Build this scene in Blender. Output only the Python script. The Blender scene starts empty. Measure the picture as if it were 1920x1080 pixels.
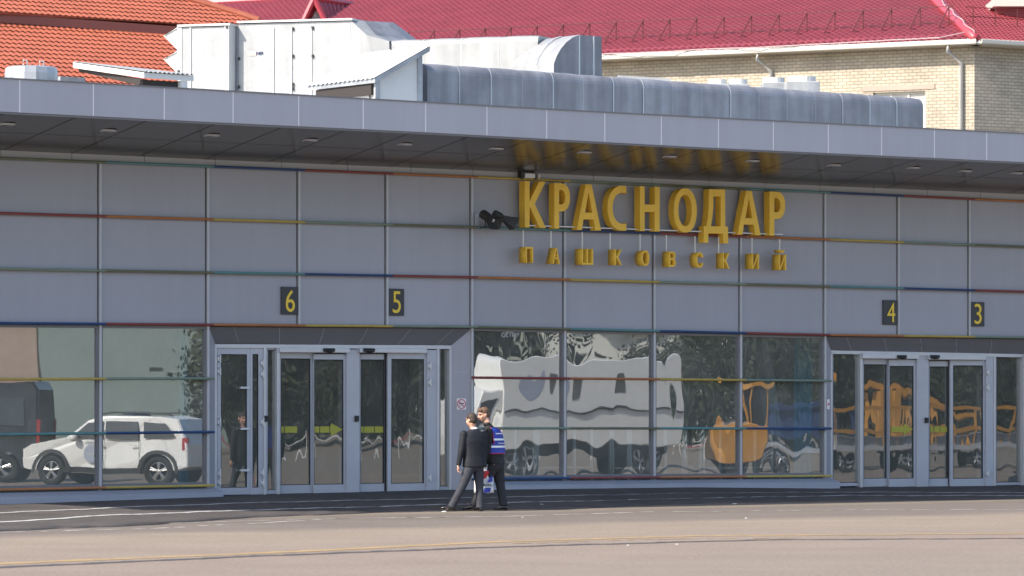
import bpy, math, random, bmesh
from math import radians as R, sin, cos, pi, tan, sqrt
from mathutils import Vector, Matrix
random.seed(7)
SC = bpy.context.scene
COL = SC.collection
# ---------------------------------------------------------------- camera
F = 7300.0; ZC = 2.0; HZ = 747.0
cam = bpy.data.cameras.new('camera'); co = bpy.data.objects.new('camera', cam); COL.objects.link(co)
co.location = (0, 0, ZC); co.rotation_euler = (R(90), 0, 0)
cam.sensor_width = 36; cam.lens = F/1920*36; cam.shift_y = (HZ-540)/1920
cam.clip_start = 1; cam.clip_end = 3000
cam.dof.use_dof = True; cam.dof.focus_distance = 71; cam.dof.aperture_fstop = 3.2
SC.camera = co
# ---------------------------------------------------------------- light
SUN_H = Vector((-.837, -.547)).normalized(); SUN_E = R(40)
sd = Vector((SUN_H.x*cos(SUN_E), SUN_H.y*cos(SUN_E), sin(SUN_E)))
W = bpy.data.worlds.new('World'); SC.world = W; W.use_nodes = True
nt = W.node_tree; bg = nt.nodes['Background']; sky = nt.nodes.new('ShaderNodeTexSky')
sky.sky_type = 'NISHITA'; sky.sun_disc = False; sky.sun_elevation = SUN_E
sky.sun_rotation = math.atan2(sd.x, sd.y); sky.air_density = 1.0; sky.dust_density = 1.6; sky.ozone_density = 1.0
nt.links.new(sky.outputs[0], bg.inputs[0]); bg.inputs[1].default_value = .15
sl = bpy.data.lights.new('sun', 'SUN'); sl.energy = 4.2; sl.angle = R(.5); sl.color = (1, .91, .79)
so = bpy.data.objects.new('sun', sl); COL.objects.link(so); so.rotation_euler = sd.to_track_quat('Z', 'Y').to_euler(); so.location = (0, 0, 60)
SC.view_settings.view_transform = 'Standard'; SC.view_settings.look = 'None'; SC.view_settings.exposure = 0.95
SC.cycles.max_bounces = 8; SC.cycles.glossy_bounces = 4; SC.cycles.transparent_max_bounces = 12
# ---------------------------------------------------------------- materials
def mat(name, col, rough=.6, metal=0., var=0., vs=3., bump=0., bs=40., spec=.5, fine=0., stretch=(1, 1, 1), col2=None, streak=0., isl=0.):
    m = bpy.data.materials.new(name); m.use_nodes = True; t = m.node_tree; n = t.nodes; L = t.links
    b = n['Principled BSDF']; b.inputs['Roughness'].default_value = rough; b.inputs['Metallic'].default_value = metal
    b.inputs['Specular IOR Level'].default_value = spec
    b.inputs['Base Color'].default_value = (*col, 1)
    if var or bump or fine or streak:
        g = n.new('ShaderNodeNewGeometry'); mp = n.new('ShaderNodeMapping'); mp.inputs['Scale'].default_value = stretch
        L.new(g.outputs['Position'], mp.inputs['Vector'])
    cur = None
    if var or fine or streak:
        base = n.new('ShaderNodeMixRGB'); base.blend_type = 'MIX'
        c2 = col2 if col2 else tuple(c*(1-var) for c in col)
        c1 = col if col2 else tuple(min(1, c*(1+var)) for c in col)
        base.inputs[1].default_value = (*c1, 1); base.inputs[2].default_value = (*c2, 1)
        nz = n.new('ShaderNodeTexNoise'); nz.inputs['Scale'].default_value = vs; nz.inputs['Detail'].default_value = 6; nz.inputs['Roughness'].default_value = .62
        L.new(mp.outputs[0], nz.inputs['Vector'])
        rp = n.new('ShaderNodeValToRGB'); rp.color_ramp.elements[0].position = .3; rp.color_ramp.elements[1].position = .7
        L.new(nz.outputs['Fac'], rp.inputs[0]); L.new(rp.outputs[0], base.inputs[0]); cur = base.outputs[0]
        if fine:
            nf = n.new('ShaderNodeTexNoise'); nf.inputs['Scale'].default_value = bs; nf.inputs['Detail'].default_value = 3
            L.new(g.outputs['Position'], nf.inputs['Vector'])
            r2 = n.new('ShaderNodeMapRange'); r2.inputs[1].default_value = .3; r2.inputs[2].default_value = .7; r2.inputs[3].default_value = 1-fine; r2.inputs[4].default_value = 1+fine
            L.new(nf.outputs['Fac'], r2.inputs[0])
            mx = n.new('ShaderNodeMixRGB'); mx.blend_type = 'MULTIPLY'; mx.inputs[0].default_value = 1
            L.new(cur, mx.inputs[1]); L.new(r2.outputs[0], mx.inputs[2]); cur = mx.outputs[0]
        if streak:
            ns = n.new('ShaderNodeTexNoise'); ns.inputs['Scale'].default_value = 1; ns.inputs['Detail'].default_value = 4
            m2 = n.new('ShaderNodeMapping'); m2.inputs['Scale'].default_value = (5, 5, .35); L.new(g.outputs['Position'], m2.inputs[0]); L.new(m2.outputs[0], ns.inputs['Vector'])
            r3 = n.new('ShaderNodeMapRange'); r3.inputs[1].default_value = .35; r3.inputs[2].default_value = .7; r3.inputs[3].default_value = 1-streak; r3.inputs[4].default_value = 1
            L.new(ns.outputs['Fac'], r3.inputs[0])
            mx = n.new('ShaderNodeMixRGB'); mx.blend_type = 'MULTIPLY'; mx.inputs[0].default_value = 1
            L.new(cur, mx.inputs[1]); L.new(r3.outputs[0], mx.inputs[2]); cur = mx.outputs[0]
        if isl:
            r4 = n.new('ShaderNodeMapRange'); r4.inputs[3].default_value = 1-isl; r4.inputs[4].default_value = 1+isl; L.new(g.outputs['Random Per Island'], r4.inputs[0])
            mx = n.new('ShaderNodeMixRGB'); mx.blend_type = 'MULTIPLY'; mx.inputs[0].default_value = 1
            L.new(cur, mx.inputs[1]); L.new(r4.outputs[0], mx.inputs[2]); cur = mx.outputs[0]
        L.new(cur, b.inputs['Base Color'])
    if bump:
        nb = n.new('ShaderNodeTexNoise'); nb.inputs['Scale'].default_value = bs; nb.inputs['Detail'].default_value = 4
        L.new(mp.outputs[0], nb.inputs['Vector']); bp = n.new('ShaderNodeBump'); bp.inputs['Strength'].default_value = bump; bp.inputs['Distance'].default_value = .02
        L.new(nb.outputs['Fac'], bp.inputs['Height']); L.new(bp.outputs[0], b.inputs['Normal'])
    return m
def glass(name, refl, tint, wav=.02, ws=1.0, stretch=(1, 1, .5), haze=.10):
    m = bpy.data.materials.new(name); m.use_nodes = True; t = m.node_tree; n = t.nodes; L = t.links
    n.remove(n['Principled BSDF']); out = n['Material Output']
    gl = n.new('ShaderNodeBsdfGlossy'); gl.inputs['Roughness'].default_value = 0.0; gl.inputs['Color'].default_value = (.93, .97, 1, 1)
    tr = n.new('ShaderNodeBsdfTransparent'); tr.inputs[0].default_value = (*tint, 1)
    mx = n.new('ShaderNodeMixShader'); mx.inputs[0].default_value = refl
    g = n.new('ShaderNodeNewGeometry'); mp = n.new('ShaderNodeMapping'); mp.inputs['Scale'].default_value = stretch
    nz = n.new('ShaderNodeTexNoise'); nz.inputs['Scale'].default_value = ws; nz.inputs['Detail'].default_value = 1.2
    bp = n.new('ShaderNodeBump'); bp.inputs['Strength'].default_value = 1; bp.inputs['Distance'].default_value = wav
    L.new(g.outputs['Position'], mp.inputs[0]); L.new(mp.outputs[0], nz.inputs['Vector']); L.new(nz.outputs['Fac'], bp.inputs['Height'])
    L.new(bp.outputs[0], gl.inputs['Normal']); L.new(tr.outputs[0], mx.inputs[1]); L.new(gl.outputs[0], mx.inputs[2])
    df = n.new('ShaderNodeBsdfDiffuse'); df.inputs[0].default_value = (.78, .80, .78, 1); m2 = n.new('ShaderNodeMixShader')   # milky haze mixed into the pane, lifts its dark tones
    nd = n.new('ShaderNodeTexNoise'); nd.inputs['Scale'].default_value = 1.6; nd.inputs['Detail'].default_value = 5; L.new(g.outputs['Position'], nd.inputs['Vector'])
    rd = n.new('ShaderNodeMapRange'); rd.inputs[1].default_value = .3; rd.inputs[2].default_value = .7; rd.inputs[3].default_value = haze*.75; rd.inputs[4].default_value = haze*1.25
    L.new(nd.outputs['Fac'], rd.inputs[0]); L.new(rd.outputs[0], m2.inputs[0]); L.new(mx.outputs[0], m2.inputs[1]); L.new(df.outputs[0], m2.inputs[2]); L.new(m2.outputs[0], out.inputs[0])
    return m
M = {}
M['panel'] = mat('facade_panel', (.34, .345, .395), .5, 0, .04, .35, 0, 40, .5, fine=.02, streak=.035, isl=.035)
M['strip'] = mat('facade_strip', (.40, .40, .43), .45, 0, .04, .6)
M['mull'] = mat('mullion_metal', (.44, .45, .48), .4, .2, .05, 2)
M['frame'] = mat('door_frame_metal', (.43, .445, .50), .38, .15, .05, 2)
M['frame2'] = mat('door_frame_bright', (.53, .54, .58), .35, .3, .05, 2)
M['fascia'] = mat('fascia_panel', (.40, .40, .452), .42, 0, .035, .3, streak=.05)
M['fjoint'] = mat('fascia_joint', (.75, .75, .76), .5)
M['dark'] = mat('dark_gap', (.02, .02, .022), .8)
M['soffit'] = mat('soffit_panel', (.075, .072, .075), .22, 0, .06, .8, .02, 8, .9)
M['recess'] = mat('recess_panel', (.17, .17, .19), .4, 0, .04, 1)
M['plinth'] = mat('plinth_panel', (.32, .34, .405), .5, 0, .06, 1.2, fine=.03)
M['int'] = mat('interior_wall', (.50, .53, .50), .8, 0, .3, .5)
M['intfloor'] = mat('interior_floor', (.3, .29, .27), .5, 0, .2, 1)
M['black'] = mat('black_plastic', (.015, .015, .017), .5)
M['hinge'] = mat('hinge_metal', (.6, .61, .64), .4, .3)
M['yellow'] = mat('sign_yellow', (.86, .53, .055), .4, 0, .07, 3, spec=.4, fine=.04, bs=25, streak=.08)
M['sdark'] = mat('sign_plate', (.035, .037, .045), .5, 0, .1, 4)
M['syel'] = mat('digit_yellow', (.78, .55, .05), .5)
M['white'] = mat('white_paint', (.60, .60, .585), .5, 0, .04, 2)
M['whitem'] = mat('white_metal', (.345, .36, .37), .5, 0, .10, 1.6, streak=.16, fine=.05, bs=12)
M['rod'] = mat('rod_white', (.7, .7, .7), .4)
RC = dict(red=(.23, .05, .045), orange=(.40, .155, .05), yellow=(.46, .34, .08), green=(.19, .25, .20), green2=(.14, .155, .10), teal=(.10, .24, .25), navy=(.022, .06, .17))
for k, c in RC.items(): M['rail_'+k] = mat('rail_'+k, c, .35, 0, .1, 3, spec=.7)
M['glass'] = glass('window_glass', .29, (.74, .82, .79), .0022, .9)
M['glassmid'] = glass('window_glass_wavy', .31, (.74, .81, .78), .0105, 1.15)
M['dglass'] = glass('door_glass', .21, (.66, .70, .66), .005, 1.5, (1, 1, .35), haze=.07)
M['teal'] = mat('teal_cloth', (.03, .28, .40), .7)
M['lcol'] = mat('pale_column', (.42, .44, .45), .7)
M['arrow'] = mat('arrow_film', (.38, .36, .05), .6)
M['signw'] = mat('sign_white', (.78, .72, .74), .5)
M['signr'] = mat('sign_red', (.42, .05, .09), .5)
M['zinc'] = mat('zinc_sheet', (.30, .305, .335), .48, .4, .2, 1.3, .3, 3, streak=.28)
M['zincw'] = mat('bright_zinc_sheet', (.325, .335, .345), .5, .25, .12, 1.2, .25, 3, streak=.16)
M['galv'] = mat('galvanised_hood', (.36, .38, .41), .45, .3, .25, 2, streak=.15)
M['seam'] = mat('zinc_seam', (.62, .66, .70), .4, .4)
M['brown'] = mat('dark_brown_opening', (.03, .024, .022), .8)
M['otile'] = mat('orange_roof_tile', (.315, .083, .044), .6, 0, .12, 1.5, fine=.05, bs=9)
M['obrown'] = mat('brown_flashing', (.22, .06, .04), .5)
M['red'] = mat('red_roof_sheet', (.275, .044, .054), .5, 0, .12, .8, fine=.04, bs=7)
M['redr'] = mat('red_roof_ridge', (.33, .045, .065), .4, 0, .05, 1)
M['redfence'] = mat('snow_guard_paint', (.10, .02, .02), .5)
M['gutter'] = mat('gutter_white', (.52, .50, .45), .45)
M['cable'] = mat('cable_grey', (.55, .45, .45), .5)
M['leafd'] = mat('foliage_dark', (.045, .058, .035), .8, 0, .2, 1.5, spec=.2)
M['leafm'] = mat('foliage_mid', (.06, .072, .042), .8, 0, .2, 1.5, spec=.2)
M['bark'] = mat('bark', (.09, .07, .05), .9)
M['carw'] = mat('car_white', (.78, .78, .76), .25, 0, spec=.6)
M['card'] = mat('car_dark', (.03, .032, .04), .25, 0, spec=.6)
M['cglass'] = mat('car_glass', (.03, .035, .04), .05, 0, spec=.9)
M['tyre'] = mat('tyre_rubber', (.02, .02, .02), .8)
M['rim'] = mat('rim_alloy', (.6, .6, .6), .3, .8)
M['trim'] = mat('black_trim', (.03, .03, .03), .6)
M['bluep'] = mat('blue_paint', (.018, .04, .12), .7)
M['bluepale'] = mat('pale_blue_print', (.36, .40, .50), .5)
M['truckwin'] = mat('truck_window', (.12, .125, .12), .3)
M['dgreen'] = mat('dark_green_backing', (.055, .068, .055), .8, 0, .2, .6)
M['lred'] = mat('tail_red', (.4, .02, .02), .3)
M['orangep'] = mat('loader_yellow', (.52, .25, .045), .4, 0, .08, 3)
M['tan'] = mat('tan_plaster', (.40, .30, .25), .8, 0, .1, .6)
M['pale'] = mat('pale_plaster', (.55, .55, .50), .8, 0, .08, .6)
M['gg'] = mat('greygreen_cladding', (.25, .31, .29), .6, 0, .06, .5)
M['winb'] = mat('dark_window', (.03, .035, .04), .1, spec=.8)
M['suit'] = mat('suit_navy', (.0065, .0085, .015), .75, 0, .15, 9, .35, 14)
M['trou'] = mat('trouser_grey', (.030, .033, .046), .75, 0, .15, 9, .35, 14)
M['trou2'] = mat('trouser_dark', (.018, .019, .026), .75, 0, .15, 9, .35, 14)
M['coat'] = mat('coat_black', (.009, .009, .010), .7, 0, .15, 9, .35, 14)
M['skin'] = mat('skin', (.58, .32, .23), .5, 0, .05, 20)
M['hair1'] = mat('hair_dark', (.045, .03, .022), .65, 0, .25, 60, .4, 90)
M['hair2'] = mat('hair_brown', (.13, .075, .045), .65, 0, .25, 60, .4, 90)
M['shirt'] = mat('shirt_white', (.78, .77, .76), .7)
M['vest'] = mat('vest_blue', (.022, .05, .34), .6, 0, .12, 9, .3, 14)
M['vtrim'] = mat('vest_crimson', (.40, .02, .10), .6)
M['reflec'] = mat('reflective_tape', (.80, .82, .85), .45)
M['shoe'] = mat('shoe_leather', (.015, .014, .014), .16, spec=.9)
M['eye'] = mat('eye_dark', (.03, .025, .02), .3)
M['lip'] = mat('lip', (.40, .16, .13), .5)
M['bagw'] = mat('bag_white', (.72, .73, .76), .45, 0, .05, 12, .4, 14)
M['bagr'] = mat('bag_red', (.55, .02, .02), .45)
M['bagb'] = mat('bag_blue', (.03, .05, .35), .45)
# ---------------------------------------------------------------- helpers
class MB:
    def __init__(s, xf=None): s.v = []; s.f = []; s.xf = xf
    def add(s, vs, fs):
        b = len(s.v)
        s.v += [tuple(s.xf(*p)) if s.xf else tuple(p) for p in vs]
        s.f += [tuple(b+i for i in f) for f in fs]
    def box(s, x0, x1, y0, y1, z0, z1):
        s.add([(x0, y0, z0), (x1, y0, z0), (x1, y1, z0), (x0, y1, z0), (x0, y0, z1), (x1, y0, z1), (x1, y1, z1), (x0, y1, z1)],
              [(0, 3, 2, 1), (4, 5, 6, 7), (0, 1, 5, 4), (1, 2, 6, 5), (2, 3, 7, 6), (3, 0, 4, 7)])
    def hexa(s, a, b):  # two quads (4 points each) -> closed solid
        s.add(list(a)+list(b), [(0, 3, 2, 1), (4, 5, 6, 7), (0, 1, 5, 4), (1, 2, 6, 5), (2, 3, 7, 6), (3, 0, 4, 7)])
    def prism(s, poly, off):
        n = len(poly); o = Vector(off)
        a = [Vector(p) for p in poly]; b = [p+o for p in a]
        s.add([tuple(p) for p in a+b], [tuple(range(n))[::-1], tuple(range(n, 2*n))]+[(i, (i+1) % n, n+(i+1) % n, n+i) for i in range(n)])
    def tube(s, pts, r, n=8, cap=True):
        pts = [Vector(p) for p in pts]; rs = r if isinstance(r, (list, tuple)) else [r]*len(pts)
        vs = []; fs = []
        for i, p in enumerate(pts):
            d = (pts[min(i+1, len(pts)-1)]-pts[max(i-1, 0)]).normalized()
            up = Vector((0, 0, 1)) if abs(d.z) < .95 else Vector((1, 0, 0))
            a = d.cross(up).normalized(); b = a.cross(d)
            for k in range(n):
                t = 2*pi*k/n; vs.append(tuple(p+(a*cos(t)+b*sin(t))*rs[i]))
        for i in range(len(pts)-1):
            for k in range(n): fs.append((i*n+k, i*n+(k+1) % n, (i+1)*n+(k+1) % n, (i+1)*n+k))
        if cap: fs.append(tuple(range(n))); fs.append(tuple(range((len(pts)-1)*n, len(pts)*n))[::-1])
        s.add(vs, fs)
    def ell(s, c, rx, ry, rz, basis=None, nu=16, nv=10):
        vs = []; fs = []; c = Vector(c); B = basis or (Vector((1, 0, 0)), Vector((0, 1, 0)), Vector((0, 0, 1)))
        for j in range(nv+1):
            th = pi*j/nv
            for i in range(nu):
                ph = 2*pi*i/nu
                vs.append(tuple(c+B[0]*(rx*sin(th)*cos(ph))+B[1]*(ry*sin(th)*sin(ph))+B[2]*(rz*cos(th))))
        for j in range(nv):
            for i in range(nu): fs.append((j*nu+i, (j+1)*nu+i, (j+1)*nu+(i+1) % nu, j*nu+(i+1) % nu))
        s.add(vs, fs)
    def build(s, name, m, parent=None, smooth=False, voxel=None, sm=0, base=None):
        me = bpy.data.meshes.new(name); off = Vector(base) if base is not None else Vector((0, 0, 0))
        me.from_pydata([tuple(Vector(v)-off) for v in s.v], [], s.f)
        bm = bmesh.new(); bm.from_mesh(me); bmesh.ops.remove_doubles(bm, verts=bm.verts, dist=1e-5)
        bmesh.ops.recalc_face_normals(bm, faces=bm.faces); bm.to_mesh(me); bm.free()
        o = bpy.data.objects.new(name, me); COL.objects.link(o); me.materials.append(m); o.location = off
        if voxel:
            r = o.modifiers.new('r', 'REMESH'); r.mode = 'VOXEL'; r.voxel_size = voxel
            if sm: q = o.modifiers.new('s', 'SMOOTH'); q.factor = .5; q.iterations = sm
            dg = bpy.context.evaluated_depsgraph_get(); nm = bpy.data.meshes.new_from_object(o.evaluated_get(dg))
            o.modifiers.clear(); o.data = nm; nm.name = name
            if not nm.materials: nm.materials.append(m)
            smooth = True
        if smooth: o.data.polygons.foreach_set('use_smooth', [True]*len(o.data.polygons))
        if parent is not None: attach(o, parent)
        return o
def wm(o):
    m = Matrix.LocRotScale(o.location, o.rotation_euler, None)
    return wm(o.parent) @ o.matrix_parent_inverse @ m if o.parent else m
def attach(o, p): o.parent = p; o.matrix_parent_inverse = wm(p).inverted()
def tag(o, label=None, cat=None, group=None, kind=None):
    for k, v in (('label', label), ('category', cat), ('group', group), ('kind', kind)):
        if v: o[k] = v
    return o
def empty(name, loc, label=None, cat=None, group=None):
    o = bpy.data.objects.new(name, None); COL.objects.link(o); o.location = loc; o.empty_display_size = .3
    return tag(o, label, cat, group)
def copy_tree(o, parent=None):
    c = o.copy(); COL.objects.link(c)
    if parent: c.parent = parent; c.matrix_parent_inverse = o.matrix_parent_inverse.copy()
    for ch in [x for x in bpy.data.objects if x.parent == o]: copy_tree(ch, c)
    return c
def bev(o, w=.004, seg=2):
    b = o.modifiers.new('bevel', 'BEVEL'); b.width = w; b.segments = seg; b.limit_method = 'ANGLE'; b.angle_limit = R(40); return o
# the terminal's own frame: u along the wall, v out towards the apron, z up
TH = R(36); A3 = Vector((cos(TH), sin(TH), 0)); N3 = Vector((sin(TH), -cos(TH), 0)); O3 = Vector((0, 73.8, 0))
def T(u, v, z): return O3+A3*u+N3*v+Vector((0, 0, z))
def ray(x, y): return Vector(((x-960)/F, 1, (HZ-y)/F))
CAM = Vector((0, 0, ZC))
def UZ(x, y, v=0.):      # where the sight line of a photo point meets the plane v metres out from the wall
    r = ray(x, y); t = (v+O3.dot(N3))/r.dot(N3); P = CAM+r*t; return (P-O3).dot(A3), P.z
def U(x, v=0.): return UZ(x, 0, v)[0]
def Z(x, y, v=0.): return UZ(x, y, v)[1]
def P3(x, y, v=0.): u, z = UZ(x, y, v); return T(u, v, z)
def onplane(x, y, p, n): r = ray(x, y); p = Vector(p); n = Vector(n); return CAM+r*((p-CAM).dot(n)/r.dot(n))
def ground(x, y, z=0.): r = ray(x, y); return CAM+r*((z-ZC)/r.z)
def atY(x, y, Y): return CAM+ray(x, y)*Y
def proj(P): return 960+P.x/P.y*F, HZ-(P.z-ZC)/P.y*F
def lerp(kn, x):
    if x <= kn[0][0]: (a, b), (c, d) = kn[0], kn[1]
    elif x >= kn[-1][0]: (a, b), (c, d) = kn[-2], kn[-1]
    else:
        for i in range(len(kn)-1):
            if kn[i][0] <= x <= kn[i+1][0]: (a, b), (c, d) = kn[i], kn[i+1]; break
    return b+(d-b)*(x-a)/(c-a)
def knots(pts, v=0.): return [UZ(x, y, v) for x, y in pts]
# ---------------------------------------------------------------- terminal building
UL, UR = U(0)-14, U(1920)+22
ROWPX = [[(0, 297), (884, 332), (1546, 361), (1920, 378)], [(0, 400), (884, 426), (1546, 449), (1920, 463)],
         [(0, 504), (884, 520), (1546, 537), (1920, 547)], [(0, 606), (884, 613), (1546, 628), (1920, 633)],
         [(0, 711), (889, 708), (1546, 714)], [(0, 814.5), (395, 810), (940, 803), (1555, 803.5)], [(0, 918), (395, 910), (950, 897), (1555, 892)]]
ROW = [knots(r) for r in ROWPX]
def clampk(kn, u):   # rows carry on level beyond the frame
    return lerp(kn, max(min(u, kn[-1][0]), kn[0][0]))
def zr(i, u): return clampk(ROW[i], u)
STRIPTOP = knots([(0, 282), (400, 300), (800, 316), (1300, 338.5), (1920, 364.6)])
FB = knots([(0, 209), (400, 229), (800, 248), (1300, 275.4), (1920, 304)], 2.8)
FT = knots([(0, 147), (560, 179), (1100, 209.5), (1920, 251)], 2.8)
BASE = knots([(0, 946.5), (420, 931.5), (950, 918), (1310, 913.5), (1560, 916), (1920, 912)], .3)
def zb(u): return clampk(BASE, u)
MX = [-22, 187, 389, 560, 725, 884, 1058, 1226, 1388, 1546, 1684, 1817, 1944]
MU = [U(x) for x in MX]
w_ = MU[1]-MU[0]; MU = [MU[0]-3*w_, MU[0]-2*w_, MU[0]-w_]+MU; IDX0 = 3
while MU[-1] < UR-2: MU.append(MU[-1]+2.1)
UL, UR = MU[0], MU[-1]
term = empty('airport_terminal', T(0, 0, 0), 'long grey-panelled airport terminal with colourful horizontal rails, deep canopy and glazed doors', 'building')
def quadstrip(mb, us, f0, f1, v0, v1=None):
    v1 = v0 if v1 is None else v1
    vs = []
    for u in us: vs += [(u, v0, f0(u)), (u, v1, f1(u))]
    mb.add(vs, [(2*i, 2*i+2, 2*i+3, 2*i+1) for i in range(len(us)-1)])
def kind(k):        # what stands below the third rail in bay k (0 = the bay that starts at MX[0])
    if k < 2: return 'win'
    if k < 5: return 'door'
    if k < 9: return 'win'
    if k < 12: return 'door'
    return 'win'
SEQ = ['red', 'orange', 'yellow', 'green', 'green2', 'teal', 'navy']; OFF = [4, 0, 3, 6, 2, 5, 1]
# panels: one clad wall with real joints between the sheets
wall = MB(T); back = MB(T)
for i in range(len(MU)-1):
    a, b = MU[i], MU[i+1]
    for r in range(3):
        g = .022
        t0 = lambda u, r=r: zr(r, u)-.012; t1 = lambda u, r=r: zr(r+1, u)+.012
        wall.hexa([(a+.03, 0, t1(a)), (b-g-.03, 0, t1(b)), (b-g-.03, 0, t0(b)), (a+.03, 0, t0(a))], [(a+.03, -.06, t1(a)), (b-g-.03, -.06, t1(b)), (b-g-.03, -.06, t0(b)), (a+.03, -.06, t0(a))])
wall.build('wall_panel', M['panel'], term)
for i in range(len(MU)-1):
    a, b = MU[i], MU[i+1]; back.hexa([(a, -.07, zr(3, a)-.02), (b, -.07, zr(3, b)-.02), (b, -.07, clampk(STRIPTOP, b)+.5), (a, -.07, clampk(STRIPTOP, a)+.5)], [(a, -.3, zr(3, a)-.02), (b, -.3, zr(3, b)-.02), (b, -.3, clampk(STRIPTOP, b)+.5), (a, -.3, clampk(STRIPTOP, a)+.5)])
back.build('wall_core', M['dark'], term)
# strip above the top rail
st = MB(T); js = [U(x) for x in (-140, 0, 134, 270, 403, 527.5, 651, 770, 886, 1000, 1112, 1222, 1329, 1434, 1537, 1638, 1738, 1838, 1937)]
while js[0] > UL: js.insert(0, js[0]-1.9)
while js[-1] < UR: js.append(js[-1]+1.9)
for a, b in zip(js[:-1], js[1:]):
    st.hexa([(a+.006, .012, zr(0, a)), (b-.006, .012, zr(0, b)), (b-.006, .012, clampk(STRIPTOP, b)+.02), (a+.006, .012, clampk(STRIPTOP, a)+.02)], [(a+.006, -.05, zr(0, a)), (b-.006, -.05, zr(0, b)), (b-.006, -.05, clampk(STRIPTOP, b)+.02), (a+.006, -.05, clampk(STRIPTOP, a)+.02)])
st.build('wall_strip', M['strip'], term)
# mullions (upright cover strips)
for i, u in enumerate(MU):
    k = i-IDX0; mb = MB(T); full = kind(k) == 'win' or kind(k-1) == 'win'
    zt = zr(0, u); zl = zr(6, u)-.05 if full else zr(3, u)
    mb.box(u-.022, u+.024, -.05, .03, zl, zt)
    mb.build('mullion', M['mull'], term)
# rails
def rail(r, a, b, c, m=None):
    mb = MB(T); n = 6; n_ = 10; pts = [(a+(b-a)*j/n, .075, zr(r, a+(b-a)*j/n)) for j in range(n+1)]
    vs = []; fs = []
    for (u, v, z) in pts:
        for k in range(n_):
            t = 2*pi*k/n_; vs.append((u, v+.040*cos(t), z+.025*sin(t)))
    for i in range(n):
        for k in range(n_): fs.append((i*n_+k, i*n_+(k+1) % n_, (i+1)*n_+(k+1) % n_, (i+1)*n_+k))
    fs += [tuple(range(n_)), tuple(range(n*n_, (n+1)*n_))]
    mb.add(vs, fs)
    mb.box(a, b, .0, .05, zr(r, (a+b)/2)-.004, zr(r, (a+b)/2)+.004) if False else None
    o = mb.build('rail', M['rail_'+c], term, smooth=False)
    o['label'] = {'green2': 'olive', 'green': 'grey-green', 'navy': 'dark blue'}.get(c, c)+' rail segment'
for i in range(len(MU)-1):
    k = i-IDX0
    for r in range(7):
        if r > 3 and kind(k) != 'win': continue
        a, b = MU[i]+.07, MU[i+1]+.07
        if r > 3:
            if kind(k-1) != 'win': a = MU[i]-.03
            if kind(k+1) != 'win': b = MU[i+1]+(.09 if k < 3 else .1)
        rail(r, a, b, SEQ[(OFF[r]+k) % 7])
# windows
for i in range(len(MU)-1):
    k = i-IDX0
    if kind(k) != 'win': continue
    a, b = MU[i]+.028, MU[i+1]-.028
    fr = MB(T)
    for (p, q) in ((a, a+.035), (b-.035, b)): fr.hexa([(p, .0, zr(6, p)), (q, .0, zr(6, q)), (q, .0, zr(3, q)), (p, .0, zr(3, p))], [(p, -.1, zr(6, p)), (q, -.1, zr(6, q)), (q, -.1, zr(3, q)), (p, -.1, zr(3, p))])
    for r, dz in ((3, -.05), (4, 0), (5, 0), (6, .04)): fr.hexa([(a+.035, .0, zr(r, a)-.022+dz), (b-.035, .0, zr(r, b)-.022+dz), (b-.035, .0, zr(r, b)+.022+dz), (a+.035, .0, zr(r, a)+.022+dz)], [(a+.035, -.09, zr(r, a)-.022+dz), (b-.035, -.09, zr(r, b)-.022+dz), (b-.035, -.09, zr(r, b)+.022+dz), (a+.035, -.09, zr(r, a)+.022+dz)])
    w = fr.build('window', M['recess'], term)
    gl = MB(T)
    for r in (3, 4, 5): gl.add([(a+.02, -.04, zr(r+1, a)), (b-.02, -.04, zr(r+1, b)), (b-.02, -.04, zr(r, b)), (a+.02, -.04, zr(r, a))], [(0, 1, 2, 3)])
    gl.build('pane', M['glass'] if k < 5 else M['glassmid'], w)
# plinths
def plinth(a, b, ea, eb):
    us = [a+(b-a)*j/8 for j in range(9)]; mb = MB(T); vs = []
    for u in us:
        zt = clampk(ROW[6], u)-.05
        vs += [(u, .3, zb(u)-.3), (u, .3, zt-.07), (u, .05, zt), (u, -.2, zt), (u, -.2, zb(u)-.3)]
    n = 5; fs = []
    for i in range(len(us)-1):
        for j in range(n): fs.append((i*n+j, i*n+(j+1) % n, (i+1)*n+(j+1) % n, (i+1)*n+j))
    fs += [tuple(range(n)), tuple(range(8*n, 9*n))]
    mb.add(vs, fs)
    for u in [a+(b-a)*j/4 for j in (1, 2, 3)]: pass
    return mb.build('plinth', M['plinth'], term)
plinth(UL, U(419, .3), 0, 1)
plinth(U(884), U(1575, .3), 0, 1)
plinth(MU[IDX0+12], UR, 1, 0)
pj = MB(T)
for x in (-60, 210, 735+395, 1130, 1344, 1500):
    u = U(x, .3); pj.box(u-.004, u+.004, .299, .3025, zb(u), zr(6, u)-.13)
pj.build('plinth_joint', M['mull'], term)
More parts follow.
